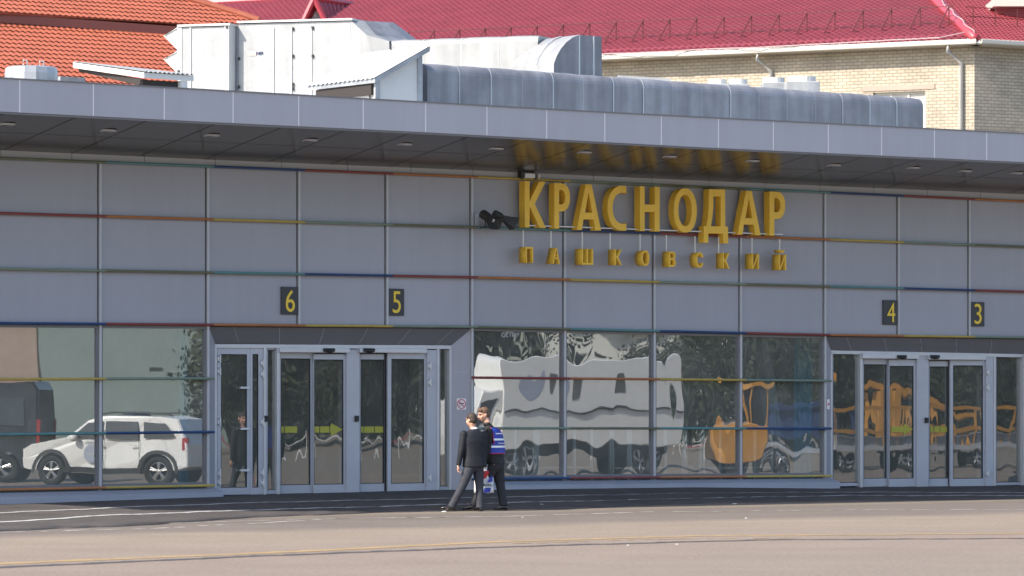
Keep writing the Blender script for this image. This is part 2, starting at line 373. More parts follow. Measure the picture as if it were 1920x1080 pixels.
# door recesses
DV = -.2
def portal(x0, x1, fx0, fx1, ky):      # wall opening x0..x1, frame fx0..fx1 set back
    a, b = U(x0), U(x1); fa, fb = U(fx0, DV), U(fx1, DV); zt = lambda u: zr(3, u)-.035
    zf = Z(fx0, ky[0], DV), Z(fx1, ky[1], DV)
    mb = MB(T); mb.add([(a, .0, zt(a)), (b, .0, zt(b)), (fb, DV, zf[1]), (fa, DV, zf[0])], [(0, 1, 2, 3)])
    mb.build('recess_ceiling', M['recess'], term)  # darker than the wall panels, downward-facing shade put into the colour
    n = 6
    for i in range(1, n+1):
        t = (i-.42)/n; u0 = a+(b-a)*t; u1 = fa+(fb-fa)*(t+.0)
        p = Vector((u0, .004, zt(u0)-.002)); q = Vector((u1, DV+.006, zf[0]+(zf[1]-zf[0])*t+.0))
        j = MB(T); j.add([tuple(p-Vector((.006, 0, 0))), tuple(p+Vector((.006, 0, 0))), tuple(q+Vector((.006, 0, 0))), tuple(q-Vector((.006, 0, 0)))], [(0, 1, 2, 3)]); j.build('ceiling_joint', M['mull'], term)
    for (p, q, zz, zq) in ((a+.03, fa, zt(a), zf[0]), (b-.0, fb, zt(b), zf[1])):
        s = MB(T); s.add([(p, 0, zb(p)-.2), (q, DV, zb(q)-.2), (q, DV, zq), (p, 0, zz)], [(0, 1, 2, 3)])
        s.build('recess_side', M['panel'], term)
        for zc in (Z(865, 697), Z(865, 822)):
            h = MB(T); h.add([(p, .003, zc), (q, DV+.003, zc), (q, DV+.003, zc+.008), (p, .003, zc+.008)], [(0, 1, 2, 3)])
            h.build('side_joint', M['mull'], term)
    return fa, fb
def rect(mb, x0, x1, y0, y1, v0, v1):  # a bar given by its photo outline at depth v1 (front)
    u0, z1 = UZ(x0, y0, v1); u1, z0 = UZ(x1, y1, v1); mb.box(u0, u1, v0, v1, z0, z1)
def leaf(parent, name, x0, x1, y0, y1, g, v, mf='frame', th=.05, label=None):  # framed door leaf; g = glass outline
    gx0, gx1, gy0, gy1 = g; mb = MB(T)
    u0, zt = UZ(x0, y0, v); u1, zl = UZ(x1, y1, v); a, gt = UZ(gx0, gy0, v); b, gb = UZ(gx1, gy1, v)
    mb.box(u0, a, v-th, v, zl, zt); mb.box(b, u1, v-th, v, zl, zt); mb.box(a, b, v-th, v, gt, zt); mb.box(a, b, v-th, v, zl, gb)
    o = bev(mb.build(name, M[mf], parent), .004)
    gl = MB(T); gl.add([(a-.01, v-th*.5, gb-.01), (b+.01, v-th*.5, gb-.01), (b+.01, v-th*.5, gt+.01), (a-.01, v-th*.5, gt+.01)], [(0, 1, 2, 3)])
    gl.build('pane', M['dglass'], o)
    gk = MB(T)   # rubber gasket
    w = .012
    for q in ((a, a+w, gb, gt), (b-w, b, gb, gt), (a+w, b-w, gb, gb+w), (a+w, b-w, gt-w, gt)): gk.box(q[0], q[1], v-.02, v-.003, q[2], q[3])
    gk.build('gasket', M['dark'], o)
    if label: o['label'] = label
    return o
def hinges(parent, x, ys, v, name='hinge'):
    for y in ys:
        mb = MB(T); u, z = UZ(x, y, v); mb.box(u-.035, u+.035, v, v+.03, z-.035, z+.035); mb.tube([(u+.02, v+.03, z-.07), (u+.02, v+.03, z+.07)], .018, 8)
        bev(mb.build(name, M['hinge'], parent), .003)
def sensor(x, y):
    mb = MB(T); u, z = UZ(x, y, DV+.08); mb.box(u-.12, u+.12, DV-.02, DV+.09, z-.03, z+.035); mb.ell((u, DV+.09, z-.01), .10, .05, .04)
    bev(mb.build('door_sensor', M['black'], term), .01)
def arrow(x0, x1, y, segs, v, head=False):
    for (a, b, t) in segs:
        mb = MB(T); (ua, z), (ub, _) = UZ(a, y, v), UZ(b, y, v); h = .058
        if t: mb.prism([(ua, v, z-h), (ub-.26, v, z-h), (ub-.26, v, z-.12), (ub, v, z), (ub-.26, v, z+.12), (ub-.26, v, z+h), (ua, v, z+h)], (0, .002, 0))
        else: mb.box(ua, ub, v, v+.002, z-h, z+h)
        yield mb
portal(389, 884, 403, 847, (644, 647))
portal(1546, 1953, 1558, 1945, (657, 664.5))
fv = DV
# outer frame, left entrance
mb = MB(T)
def zline(x): return Z(x, 645+(x-403)*2.5/444, fv)
a, b = U(403, fv), U(847, fv)
mb.hexa([(a, fv, zline(403)-.07), (b, fv, zline(847)-.07), (b, fv, zline(847)), (a, fv, zline(403))], [(a, fv-.15, zline(403)-.07), (b, fv-.15, zline(847)-.07), (b, fv-.15, zline(847)), (a, fv-.15, zline(403))])
for x0, x1, yb in ((403, 407, 929), (495, 500, 928), (519.5, 525, 927), (820, 824, 922), (843, 847, 921)): 
    u0, zt = UZ(x0, 652, fv); u1, zl = UZ(x1, yb, fv); mb.box(u0, u1, fv-.15, fv, zl-.3, zt)
bev(mb.build('entrance_frame', M['frame2'], term), .004)
mb = MB(T)
rect(mb, 650, 674.6, 655, 932, fv-.3, fv-.02); rect(mb, 801, 820, 656, 930, fv-.3, fv-.02)
bev(mb.build('door_post', M['frame'], term), .004)
mb = MB(T); rect(mb, 525, 656, 652, 661.5, fv-.25, fv+.05); rect(mb, 675, 801, 653, 662, fv-.25, fv+.05)
bev(mb.build('door_header', M['frame2'], term), .006)
l = leaf(term, 'hinged_door', 407.5, 468.8, 651, 927, (414, 463, 664, 914), fv-.03)
hinges(l, 409.5, (673, 696, 791, 887, 903), fv-.03)
mb = MB(T)
for y in (727, 804, 882): rect(mb, 452, 469, y-2, y+2, fv-.03, fv+.03)
bev(mb.build('handle', M['hinge'], l), .004)
l = leaf(term, 'hinged_door', 469.2, 494.5, 651, 927, (473.5, 484.5, 664, 914), fv-.03)
hinges(l, 491, (681, 701, 791, 886, 905), fv-.03)
leaf(term, 'side_window', 500.3, 519.2, 652, 926, (502, 518.5, 656, 919), fv-.06)
l1 = leaf(term, 'sliding_door', 525.3, 588, 660, 924.5, (526.5, 582, 672, 909), fv-.12)
l2 = leaf(term, 'sliding_door', 588.3, 649, 664, 924, (588.8, 644, 674, 908), fv-.06)
l3 = leaf(term, 'sliding_door', 675, 722, 664, 923, (676, 720.5, 674, 906.5), fv-.12)
l4 = leaf(term, 'sliding_door', 727, 800.5, 661, 923, (733.5, 795, 673, 906), fv-.06)
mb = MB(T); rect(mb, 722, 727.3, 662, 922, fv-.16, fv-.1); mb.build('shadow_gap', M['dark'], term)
hinges(term, 804.5, (686, 717, 895), fv-.02)
leaf(term, 'side_window', 824.3, 842.8, 652, 920, (825.3, 842, 654, 912), fv-.06)
for l, segs in ((l1, [(527, 532, 0), (533.5, 557, 0)]), (l2, [(589, 598.5, 0), (600, 617.5, 0), (619, 642.5, 1)]), (l3, [(676, 681.5, 0), (682.5, 701, 0), (702.5, 718.5, 0)])):
    v = (fv-.12 if l is not l2 else fv-.06)-.02
    for q in arrow(0, 0, 805.5, segs, v): q.build('arrow_mark', M['arrow'], l)
for x in (618, 693): sensor(x, 656.5)
for x, y in ((498.5, 785), (668.5, 785)):
    mb = MB(T); u, z = UZ(x, y, fv); mb.box(u-.03, u+.035, fv-.02, fv+.03, z-.055, z+.055); mb.build('card_reader', M['black'], term)
# right entrance
mb = MB(T)
def zl2(x): return Z(x, 657+(x-1558)*7/362, fv)
a, b = U(1558, fv), U(1945, fv)
mb.hexa([(a, fv, zl2(1558)-.07), (b, fv, zl2(1945)-.07), (b, fv, zl2(1945)), (a, fv, zl2(1558))], [(a, fv-.15, zl2(1558)-.07), (b, fv-.15, zl2(1945)-.07), (b, fv-.15, zl2(1945)), (a, fv-.15, zl2(1558))])
for x0, x1, yb in ((1558, 1561, 913), (1613, 1618, 912), (1864, 1867, 911), (1918, 1921, 910), (1941, 1945, 910)):
    u0, zt = UZ(x0, 660+(x0-1558)*7/362, fv); u1, zl = UZ(x1, yb, fv); mb.box(u0, u1, fv-.15, fv, zl-.3, zt)
bev(mb.build('entrance_frame', M['frame2'], term), .004)
mb = MB(T); rect(mb, 1719.5, 1741.5, 662, 914, fv-.3, fv-.02); rect(mb, 1849, 1864, 665, 914, fv-.3, fv-.02); bev(mb.build('door_post', M['frame'], term), .004)
mb = MB(T); rect(mb, 1618, 1724, 663, 673, fv-.25, fv+.05); rect(mb, 1742, 1849, 665, 675, fv-.25, fv+.05); bev(mb.build('door_header', M['frame2'], term), .006)
leaf(term, 'side_window', 1561.2, 1612.8, 661, 911, (1562, 1612, 663, 905), fv-.06)
r1 = leaf(term, 'sliding_door', 1618.3, 1667, 673, 912, (1619.5, 1662.4, 683, 897), fv-.12)
r2 = leaf(term, 'sliding_door', 1667.2, 1719, 674, 912, (1668, 1713, 686, 897), fv-.06)
r3 = leaf(term, 'sliding_door', 1742, 1779, 677, 912, (1742.8, 1777.5, 687, 897), fv-.12)
r4 = leaf(term, 'sliding_door', 1782, 1848.5, 675, 912, (1787, 1843, 685, 897), fv-.06)
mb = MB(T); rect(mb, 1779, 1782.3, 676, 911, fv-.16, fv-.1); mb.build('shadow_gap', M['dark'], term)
hinges(term, 1850.5, (698, 727, 888), fv-.02)
leaf(term, 'side_window', 1867, 1918, 668, 909, (1868, 1917, 669, 904), fv-.06)
leaf(term, 'side_window', 1921, 1941, 668, 909, (1922, 1940, 669, 904), fv-.06)
for l, segs in ((r2, [(1671, 1712, 1)]), (r3, [(1744, 1750, 0), (1751.5, 1762, 0), (1763, 1776, 0)])):
    v = (fv-.12 if l is not r2 else fv-.06)-.02
    for q in arrow(0, 0, 805, segs, v): q.build('arrow_mark', M['arrow'], l)
for x in (1692, 1754): sensor(x, 669)
for x, y in ((1737, 788),):
    mb = MB(T); u, z = UZ(x, y, fv); mb.box(u-.03, u+.035, fv-.02, fv+.03, z-.055, z+.055); mb.build('card_reader', M['black'], term)
# canopy: soffit, fascia
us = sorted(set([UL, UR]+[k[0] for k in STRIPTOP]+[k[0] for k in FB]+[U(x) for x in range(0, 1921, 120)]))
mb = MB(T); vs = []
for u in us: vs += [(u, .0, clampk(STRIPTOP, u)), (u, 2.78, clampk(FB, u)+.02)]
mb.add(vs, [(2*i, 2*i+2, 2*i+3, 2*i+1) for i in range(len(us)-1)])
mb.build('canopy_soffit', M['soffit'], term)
def sof(u, v): return clampk(STRIPTOP, u)+(clampk(FB, u)+.02-clampk(STRIPTOP, u))*v/2.78
mb = MB(T)
sj = [U(x, 2.78) for x in (-117, 18, 154, 287, 415, 540.6, 661, 779, 893, 1006, 1117, 1223, 1330, 1433, 1535, 1635, 1735, 1833, 1930)]
while sj[0] > UL: sj.insert(0, sj[0]-2)
while sj[-1] < UR: sj.append(sj[-1]+2)
for u in sj:
    if UL < u < UR: mb.add([(u-.007, .02, sof(u, .02)-.004), (u+.007, .02, sof(u, .02)-.004), (u+.007, 2.76, sof(u, 2.76)-.004), (u-.007, 2.76, sof(u, 2.76)-.004)], [(0, 1, 2, 3)])
vs = []
for u in us: vs += [(u, 1.29, sof(u, 1.29)-.004), (u, 1.30, sof(u, 1.3)-.004)]
mb.add(vs, [(2*i, 2*i+2, 2*i+3, 2*i+1) for i in range(len(us)-1)])
mb.build('soffit_joint', M['dark'], term)
mb = MB(T)
for a, b in zip(us[:-1], us[1:]):
    mb.hexa([(a, 2.8, clampk(FB, a)+.0), (b, 2.8, clampk(FB, b)), (b, 2.8, clampk(FT, b)), (a, 2.8, clampk(FT, a))], [(a, 2.76, clampk(FB, a)), (b, 2.76, clampk(FB, b)), (b, 2.76, clampk(FT, b)), (a, 2.76, clampk(FT, a))])
mb.build('fascia', M['fascia'], term)
mb = MB(T)
for a, b in zip(us[:-1], us[1:]):
    mb.hexa([(a, 2.775, clampk(FB, a)-.035), (b, 2.775, clampk(FB, b)-.035), (b, 2.775, clampk(FB, b)), (a, 2.775, clampk(FB, a))], [(a, 2.74, clampk(FB, a)-.035), (b, 2.74, clampk(FB, b)-.035), (b, 2.74, clampk(FB, b)), (a, 2.74, clampk(FB, a))])
    mb.hexa([(a, 2.82, clampk(FT, a)), (b, 2.82, clampk(FT, b)), (b, 2.82, clampk(FT, b)+.02), (a, 2.82, clampk(FT, a)+.02)], [(a, 2.6, clampk(FT, a)), (b, 2.6, clampk(FT, b)), (b, 2.6, clampk(FT, b)+.02), (a, 2.6, clampk(FT, a)+.02)])
mb.build('canopy_edge_trim', M['recess'], term)
mb = MB(T); fj = [U(x, 2.8) for x in (-102, 37, 175, 308, 437, 560, 681, 798, 913, 1025, 1134, 1240, 1347, 1450, 1553, 1653, 1752, 1850, 1947)]
while fj[0] > UL: fj.insert(0, fj[0]-2)
while fj[-1] < UR: fj.append(fj[-1]+2)
for u in fj:
    if UL < u < UR: mb.box(u-.009, u+.009, 2.79, 2.803, clampk(FB, u)+.005, clampk(FT, u)-.005)
mb.build('fascia_joint', M['fjoint'], term)
# roof deck and the shell of the hall behind the glass
mb = MB(T); zro = 7.05
mb.add([(UL, 2.75, zro), (UR, 2.75, zro), (UR, -22, zro), (UL, -22, zro)], [(0, 1, 2, 3)]); mb.build('roof_deck', M['galv'], term)
mb = MB(T); mb.add([(UL, -14, -.3), (UR, -14, -.3), (UR, -14, zro), (UL, -14, zro), (UL, -.3, -.3), (UL, -.3, zro), (UR, -.3, -.3), (UR, -.3, zro)], [(0, 1, 2, 3), (0, 4, 5, 3), (1, 6, 7, 2)]); mb.build('hall_wall', M['int'], term)
mb = MB(T); mb.box(UL, UR, -14, -.3, 3.55, 3.6); mb.build('hall_ceiling', M['int'], term)
# hall interior items
mb = MB(T)
for x0, x1, xb0, xb1 in ((1424, 1440, 1463, 1479),):
    v = -1.4; u0, z1 = UZ(x0, 620, v); u1, _ = UZ(x1, 620, v); q0, z0 = UZ(xb0, 905, v); q1, _ = UZ(xb1, 905, v)
    mb.hexa([(q0, v, z0), (q1, v, z0), (u1, v, z1), (u0, v, z1)], [(q0, v-.25, z0), (q1, v-.25, z0), (u1, v-.25, z1), (u0, v-.25, z1)])
tag(mb.build('slanted_column', M['lcol'], None, base=T(U(1471, -1.4), -1.4, .2)), 'slanted pale column inside the hall behind the fourth middle window', 'column')
for x0, x1, lab in ((1490, 1524, 'teal upright banner inside the hall near the right end of the middle windows'), (337, 352, 'teal upright banner inside the hall at the right edge of the car window')):
    v = -.9; mb = MB(T); u0 = U(x0, v); u1 = U(x1, v); n = 14; vs = []
    for j in range(n+1):
        u = u0+(u1-u0)*j/n
        for z in (.25, 3.4): vs.append((u, v+.03*sin(j*1.7), z))
    for j in range(n+1):
        u = u0+(u1-u0)*j/n
        for z in (.25, 3.4): vs.append((u, v-.02+.03*sin(j*1.7), z))
    m = 2*(n+1)
    mb.add(vs, [(2*j, 2*j+2, 2*j+3, 2*j+1) for j in range(n)]+[(m+2*j+1, m+2*j+3, m+2*j+2, m+2*j) for j in range(n)])
    tag(mb.build('banner', M['teal'], None, base=T(u0, v, .25)), lab, 'banner', 'teal banners hanging inside the hall')
v = -1.0
bar = empty('glass_barrier', T(U(1200, v), v, .15), 'thin white posts and railing inside the hall behind the lower middle windows', 'railing')
for x in (966, 1003, 1008, 1077, 1109, 1144, 1149, 1177.5, 1182, 1247.6, 1281, 1286, 1313, 1319, 1350, 1415, 1447):
    u, z = UZ(x, 802, v); mb = MB(T); mb.tube([(u, v, .15), (u, v, z)], .03, 8); mb.build('post', M['white'], bar, smooth=True)
mb = MB(T)
for y in (878, 803): 
    for (x0, x1) in ((945, 1110), (1144, 1300), (1318, 1460)): u0, z = UZ(x0, y, v); u1, _ = UZ(x1, y, v); mb.box(u0, u1, v-.012, v+.012, z-.012, z+.012)
mb.build('handrail', M['white'], bar)
# lettering on the glass
def text_mesh(s, u0, u1, z0, z1, v0, v1, name, m, parent=None, xf=T, offset=0., fit=True, base=None, smooth=False):
    c = bpy.data.curves.new('t', 'FONT'); c.body = s; c.resolution_u = 6; c.extrude = .5; c.bevel_depth = offset; c.bevel_resolution = 0
    o = bpy.data.objects.new('t', c); COL.objects.link(o); bpy.context.view_layer.update()
    me = bpy.data.meshes.new_from_object(o.evaluated_get(bpy.context.evaluated_depsgraph_get())); bpy.data.objects.remove(o); bpy.data.curves.remove(c)
    bm = bmesh.new(); bm.from_mesh(me); bmesh.ops.remove_doubles(bm, verts=bm.verts, dist=1e-4)
    xs = [q.co.x for q in bm.verts]; ys = [q.co.y for q in bm.verts]; zs = [q.co.z for q in bm.verts]; xa, xb, ya, yb, za, zb2 = min(xs), max(xs), min(ys), max(ys), min(zs), max(zs)
    za, zb2 = -.5, .5
    for q in bm.verts:
        q.co.z = max(-.5, min(.5, q.co.z))
        q.co = xf(u0+(u1-u0)*(q.co.x-xa)/(xb-xa), v0+(v1-v0)*(q.co.z-za)/(zb2-za), z0+(z1-z0)*(q.co.y-ya)/(yb-ya))
    bmesh.ops.recalc_face_normals(bm, faces=bm.faces)
    off = Vector(base) if base is not None else Vector((0, 0, 0))
    for q in bm.verts: q.co -= off
    bm.to_mesh(me); bm.free(); me.materials.clear(); me.materials.append(m)
    o = bpy.data.objects.new(name, me); COL.objects.link(o); o.location = off
    if parent is not None: attach(o, parent)
    return o
text_mesh('OLYMP', U(941, -.02), U(974, -.02), Z(950, 632, -.02), Z(950, 623.5, -.02), -.038, -.034, 'lettering', M['mull'], term)
# ---------------------------------------------------------------- big signs
v0, v1 = .10, .28
big = empty('name_sign', T(U(984, v1), v1, Z(984, 427, v1)), 'large yellow block letters reading КРАСНОДАР on the grey wall', 'sign')
def arc(cx, cz, rx, rz, a0, a1, n=12, p=2.0):
    o = []
    for i in range(n+1):
        t = R(a0+(a1-a0)*i/n); c_, s_ = cos(t), sin(t); o.append((cx+rx*math.copysign(abs(c_)**(2/p), c_), cz+rz*math.copysign(abs(s_)**(2/p), s_)))
    return o
GL = {'К': ([(0, 0), (0, 1), (.23, 1), (.23, .57), (.68, 1), (.98, 1), (.47, .51), (1, 0), (.70, 0), (.23, .46), (.23, 0)], []),
      'Р': ([(0, 0), (0, 1)]+arc(.46, .69, .54, .31, 90, -90, 20, 2.2)+[(.31, .38), (.31, 0)], [(.31, .535), (.31, .85)]+arc(.42, .6925, .28, .1575, 90, -90, 14, 2.2)),
      'А': ([(0, 0), (.37, 1), (.61, 1), (1, 0), (.77, 0), (.70, .235), (.276, .235), (.21, 0)], [(.345, .385), (.49, .83), (.635, .385)]),
      'С': (arc(.82, .5, .82, .5, 78, 282, 28, 2.2)+[(1, .012), (1, .18)]+arc(.84, .5, .57, .345, 282, 78, 24, 2.2)+[(1, .82), (1, .988)], []),
      'Н': ([(0, 0), (0, 1), (.24, 1), (.24, .60), (.75, .60), (.75, 1), (1, 1), (1, 0), (.75, 0), (.75, .43), (.24, .43), (.24, 0)], []),
      'О': (arc(.5, .5, .5, .5, 0, 353, 40, 2.15), arc(.49, .5, .29, .35, 0, 350, 34, 2.15))}
def glyph(s, ua, ub, z0, z1, v0, v1, m, par):
    bm = bmesh.new(); eds = []
    for L_ in GL[s]:
        if not L_: continue
        V = [bm.verts.new(T(ua+(ub-ua)*x, v0, z0+(z1-z0)*z)) for x, z in L_]
        eds += [bm.edges.new((V[i], V[(i+1) % len(V)])) for i in range(len(V))]
    bmesh.ops.triangle_fill(bm, use_beauty=True, use_dissolve=False, edges=eds)
    g = bmesh.ops.extrude_face_region(bm, geom=list(bm.faces))
    for q in g['geom']:
        if isinstance(q, bmesh.types.BMVert): q.co += N3*(v1-v0)
    bmesh.ops.recalc_face_normals(bm, faces=bm.faces); me = bpy.data.meshes.new('letter'); bm.to_mesh(me); bm.free(); me.materials.append(m)
    o = bpy.data.objects.new('letter', me); COL.objects.link(o); attach(o, par); return bev(o, .003, 1)
for s, x0, x1, y0, y1 in (('К', 984, 1024, 340, 427), ('Р', 1039.5, 1069, 343.5, 429), ('А', 1081.6, 1127.3, 345.6, 431.7), ('С', 1139.5, 1174.5, 347.5, 432.5), ('Н', 1200, 1237, 349.7, 433.7), ('О', 1263.6, 1306.8, 352.8, 436.2), ('А', 1383, 1426.7, 357.8, 440.7), ('Р', 1443, 1472.6, 359.3, 442.2)):
    ua, ub = U(x0, v1), U(x1, v1); xm = (x0+x1)/2
    glyph(s, ua, ub, Z(xm, y1, v1), Z(xm, y0, v1), v0, v1, M['yellow'], big)
# Д from its own outline
mb = MB(T); zt = Z(1345, 354.4, v1)
def D(x, y): u, z = UZ(x, y, v1); return (u, v0, z)
xs = lambda x: 1300+x/8.306
ys = lambda y: 340+y/8.306
outer = [(245, 120), (497, 125), (500, 702), (542, 704), (545, 968), (470, 966), (466, 818), (236, 812), (236, 957), (165, 955), (165, 695), (205, 695), (230, 560), (243, 400)]
out = [D(xs(x), ys(y)) for x, y in outer]; inn = [D(xs(x), ys(y)) for x, y in [(316, 236), (428, 238), (428, 698), (275, 697), (300, 560), (314, 400)]]
bm = bmesh.new(); vo = [bm.verts.new(T(*p)) for p in out]; vi = [bm.verts.new(T(*p)) for p in inn]
eds = [bm.edges.new((L[i], L[(i+1) % len(L)])) for L in (vo, vi) for i in range(len(L))]
bmesh.ops.triangle_fill(bm, use_beauty=True, use_dissolve=False, edges=eds)
g = bmesh.ops.extrude_face_region(bm, geom=list(bm.faces))
for q in g['geom']:
    if isinstance(q, bmesh.types.BMVert): q.co += N3*(v1-v0)
bmesh.ops.recalc_face_normals(bm, faces=bm.faces); me = bpy.data.meshes.new('letter'); bm.to_mesh(me); bm.free(); me.materials.append(M['yellow'])
o = bpy.data.objects.new('letter', me); COL.objects.link(o); attach(o, big); bev(o, .004, 1)
mb = MB(T)     # white mounting rail under the letters
a, b = U(975, .12), U(1463, .12)
n = 10
for j in range(n):
    p = a+(b-a)*j/n; q = a+(b-a)*(j+1)/n
    mb.hexa([(p, .2, zr(1, p)+.05), (q, .2, zr(1, q)+.05), (q, .2, zr(1, q)+.07), (p, .2, zr(1, p)+.07)], [(p, .0, zr(1, p)+.05), (q, .0, zr(1, q)+.05), (q, .0, zr(1, q)+.07), (p, .0, zr(1, p)+.07)])
mb.build('mounting_bar', M['rod'], big)
v0, v1 = .11, .335
sm = empty('name_sign', T(U(986, v1), v1, Z(986, 493, v1)), 'small widely spaced yellow letters reading ПАШКОВСКИЙ hung on white rods', 'sign')
for s, x0, x1, y0, y1 in (('П', 986.2, 999.7, 463, 493), ('А', 1036.5, 1050, 464.5, 494.7), ('Ш', 1091, 1112.3, 466.5, 496.3), ('К', 1153, 1166, 467.6, 497), ('О', 1203.6, 1217.9, 469.3, 498.7), ('В', 1254.9, 1267.6, 471.6, 500.3), ('С', 1306, 1319, 473, 502), ('К', 1355.8, 1368, 474.1, 503.5), ('И', 1410.5, 1423.3, 475.6, 504.3), ('Й', 1461, 1474.3, 468.5, 506.4)):
    xm = (x0+x1)/2
    text_mesh(s, U(x0, v1), U(x1, v1), Z(xm, y1, v1), Z(xm, y0, v1), v0, v1, 'letter', M['yellow'], sm)
for x, yt in ((981, 463), (1033, 465), (1091.7, 467), (1144, 468), (1200, 470), (1249.4, 472), (1302.9, 473), (1347.2, 474), (1409.8, 476), (1461.7, 478)):
    u = U(x, .14); z = Z(x, yt+1, .14); mb = MB(T); mb.tube([(u, .14, z), (u, .14, zr(1, u)-.03)], .014, 8); mb.build('rod', M['rod'], sm)
# number plates
for s, x0, x1, y0, y1, dx0, dx1, dy0, dy1, lab in (('6', 528, 558.5, 537.5, 590, 535.5, 552.5, 543.5, 584.6, 'left of the second door mullion, above the leftmost entrance'), ('5', 729.5, 758, 541, 592, 736, 751, 546, 587, 'above the left entrance, right of plate 6'), ('4', 1656.5, 1682.5, 562.5, 609, 1663.5, 1678, 567.5, 604, 'above the left part of the right-hand entrance'), ('3', 1821.5, 1846, 566, 612, 1827, 1840, 569.5, 607.5, 'nearest the right edge of the facade')):
    v = .04; u0, zt = UZ(x0, y0, v); u1, zl = UZ(x1, y1, v); e = empty('number_plate', T((u0+u1)/2, .0, zl), 'dark plate with yellow number %s %s' % (s, lab), 'sign', 'door number plates')
    mb = MB(T); mb.box(u0, u1, .003, v, zl, zt); bev(mb.build('plate', M['sdark'], e), .005)
    text_mesh(s, U(dx0, v), U(dx1, v), Z(dx0, dy1, v), Z(dx0, dy0, v), v+.001, v+.01, 'digit', M['syel'], e)
# no smoking sign on the splayed side
c = Vector(T(*[U(864, -.1), -.1, Z(864, 757, -.1)])); sx = (Vector(T(U(884), 0, 0))-Vector(T(U(847, DV), DV, 0))).normalized(); sn = sx.cross(Vector((0, 0, 1))).normalized()
if sn.y > 0: sn = -sn
pl = Vector(T(U(884), 0, 0)); c = onplane(865.2, 757.5, pl, sn)+sn*.012
def S(x, v, z): return c+sx*x+sn*v+Vector((0, 0, z))
e = empty('no_smoking_sign', c, 'small square white sign with red crossed-out cigarette beside the left entrance', 'sign')
mb = MB(S); mb.box(-.088, .088, -.006, 0, -.105, .105); mb.build('plate', M['signw'], e)
mb = MB(S); n = 28; vs = []
for j in range(n):
    t = 2*pi*j/n; vs += [(.082*cos(t), .003, .092*sin(t)), (.066*cos(t), .003, .075*sin(t))]
mb.add(vs, [(2*j, 2*j+1, (2*j+3) % (2*n), (2*j+2) % (2*n)) for j in range(n)])
mb.add([(-.058, .0035, .045), (-.045, .0035, .058), (.058, .0035, -.045), (.045, .0035, -.058)], [(0, 1, 2, 3)]); mb.build('red_ring', M['signr'], e)
mb = MB(S); mb.box(-.045, .05, .001, .0025, .003, .02); mb.box(-.05, -.02, .001, .0024, -.03, -.02); mb.box(-.03, -.01, .001, .0024, -.045, -.035); mb.build('cigarette', M['black'], e)
# small sign left of right entrance
u, z = UZ(1553, 758, .035); mb = MB(T); mb.box(u-.03, u+.03, .03, .04, z-.1, z+.1); o = tag(mb.build('notice_plate', M['signw'], None, base=T(u, .03, z-.1)), 'narrow pink-white notice on the frame left of the right entrance', 'sign')
mb = MB(T); mb.box(u-.02, u+.02, .041, .044, z-.02, z+.02); mb.build('red_mark', M['signr'], o)
# loudspeakers
def horn(p, d, L, r, lab):
    e = empty('horn_loudspeaker', T(*p), lab, 'loudspeaker', 'horn loudspeakers on the bracket')
    p = Vector(T(*p)); d = (A3*d[0]+N3*d[1]+Vector((0, 0, d[2]))).normalized(); s_ = d.cross(Vector((0, 0, 1))).normalized(); w = s_.cross(d)
    mb = MB(); mb.tube([p, p+d*.02, p+d*.16, p+d*.18], [r*.5, r*.62, r*.62, r*.5], 14); mb.build('driver', M['trim'], e, smooth=False)
    mb = MB(); q = p+d*.14; secs = [(0, .35), (.35, .5), (.7, .75), (1, 1.0)]; vs = []
    for t, k in secs:
        for cx, cy in ((-1, -1), (-.6, -1.12), (.6, -1.12), (1, -1), (1.05, 0), (1, 1), (.6, 1.12), (-.6, 1.12), (-1, 1), (-1.05, 0)): vs.append(q+d*(L*t)+s_*(cx*r*k*1.25)+w*(cy*r*k*.9))
    for t, k in ((1, .88), (.5, .3)):
        for cx, cy in ((-1, -1), (-.6, -1.12), (.6, -1.12), (1, -1), (1.05, 0), (1, 1), (.6, 1.12), (-.6, 1.12), (-1, 1), (-1.05, 0)): vs.append(q+d*(L*t)+s_*(cx*r*k*1.25)+w*(cy*r*k*.9))
    fs = []
    for i in range(5):
        for k in range(10): fs.append((i*10+k, i*10+(k+1) % 10, (i+1)*10+(k+1) % 10, (i+1)*10+k))
    fs.append(tuple(range(50, 60))); mb.add(vs, fs); mb.build('horn', M['trim'], e)
    mb = MB(); mb.ell(q+d*(L*.6), .04, .04, .04); mb.build('phase_plug', M['hinge'], e)
    mb = MB(); mb.tube([p+d*.1, p+d*.1-Vector((0, 0, .2)), Vector(T(U(897), .02, (p+d*.1).z-.22))], .012, 6); mb.build('arm', M['trim'], e)
u, z = UZ(903, 400, .3); horn((u, .3, z), (.25, .75, -.42), .25, .14, 'black horn loudspeaker facing forward on the wall left of the big letters')
u, z = UZ(925, 400, .34); horn((u, .34, z), (.9, .25, -.42), .32, .125, 'black horn loudspeaker tilted right, next to the big yellow letters')
mb = MB(T); u0, z1 = UZ(890, 401, .02); u1, z0 = UZ(897, 424, .02); mb.box(u0, u1, .003, .03, z0, z1)
for zz in (z0+.06, z1-.06): mb.tube([((u0+u1)/2, .03, zz), ((u0+u1)/2, .04, zz)], .015, 8)
tag(mb.build('speaker_bracket', M['mull'], None, base=T(u0, 0, z0)), 'grey perforated wall bracket beneath the two horn loudspeakers', 'bracket')
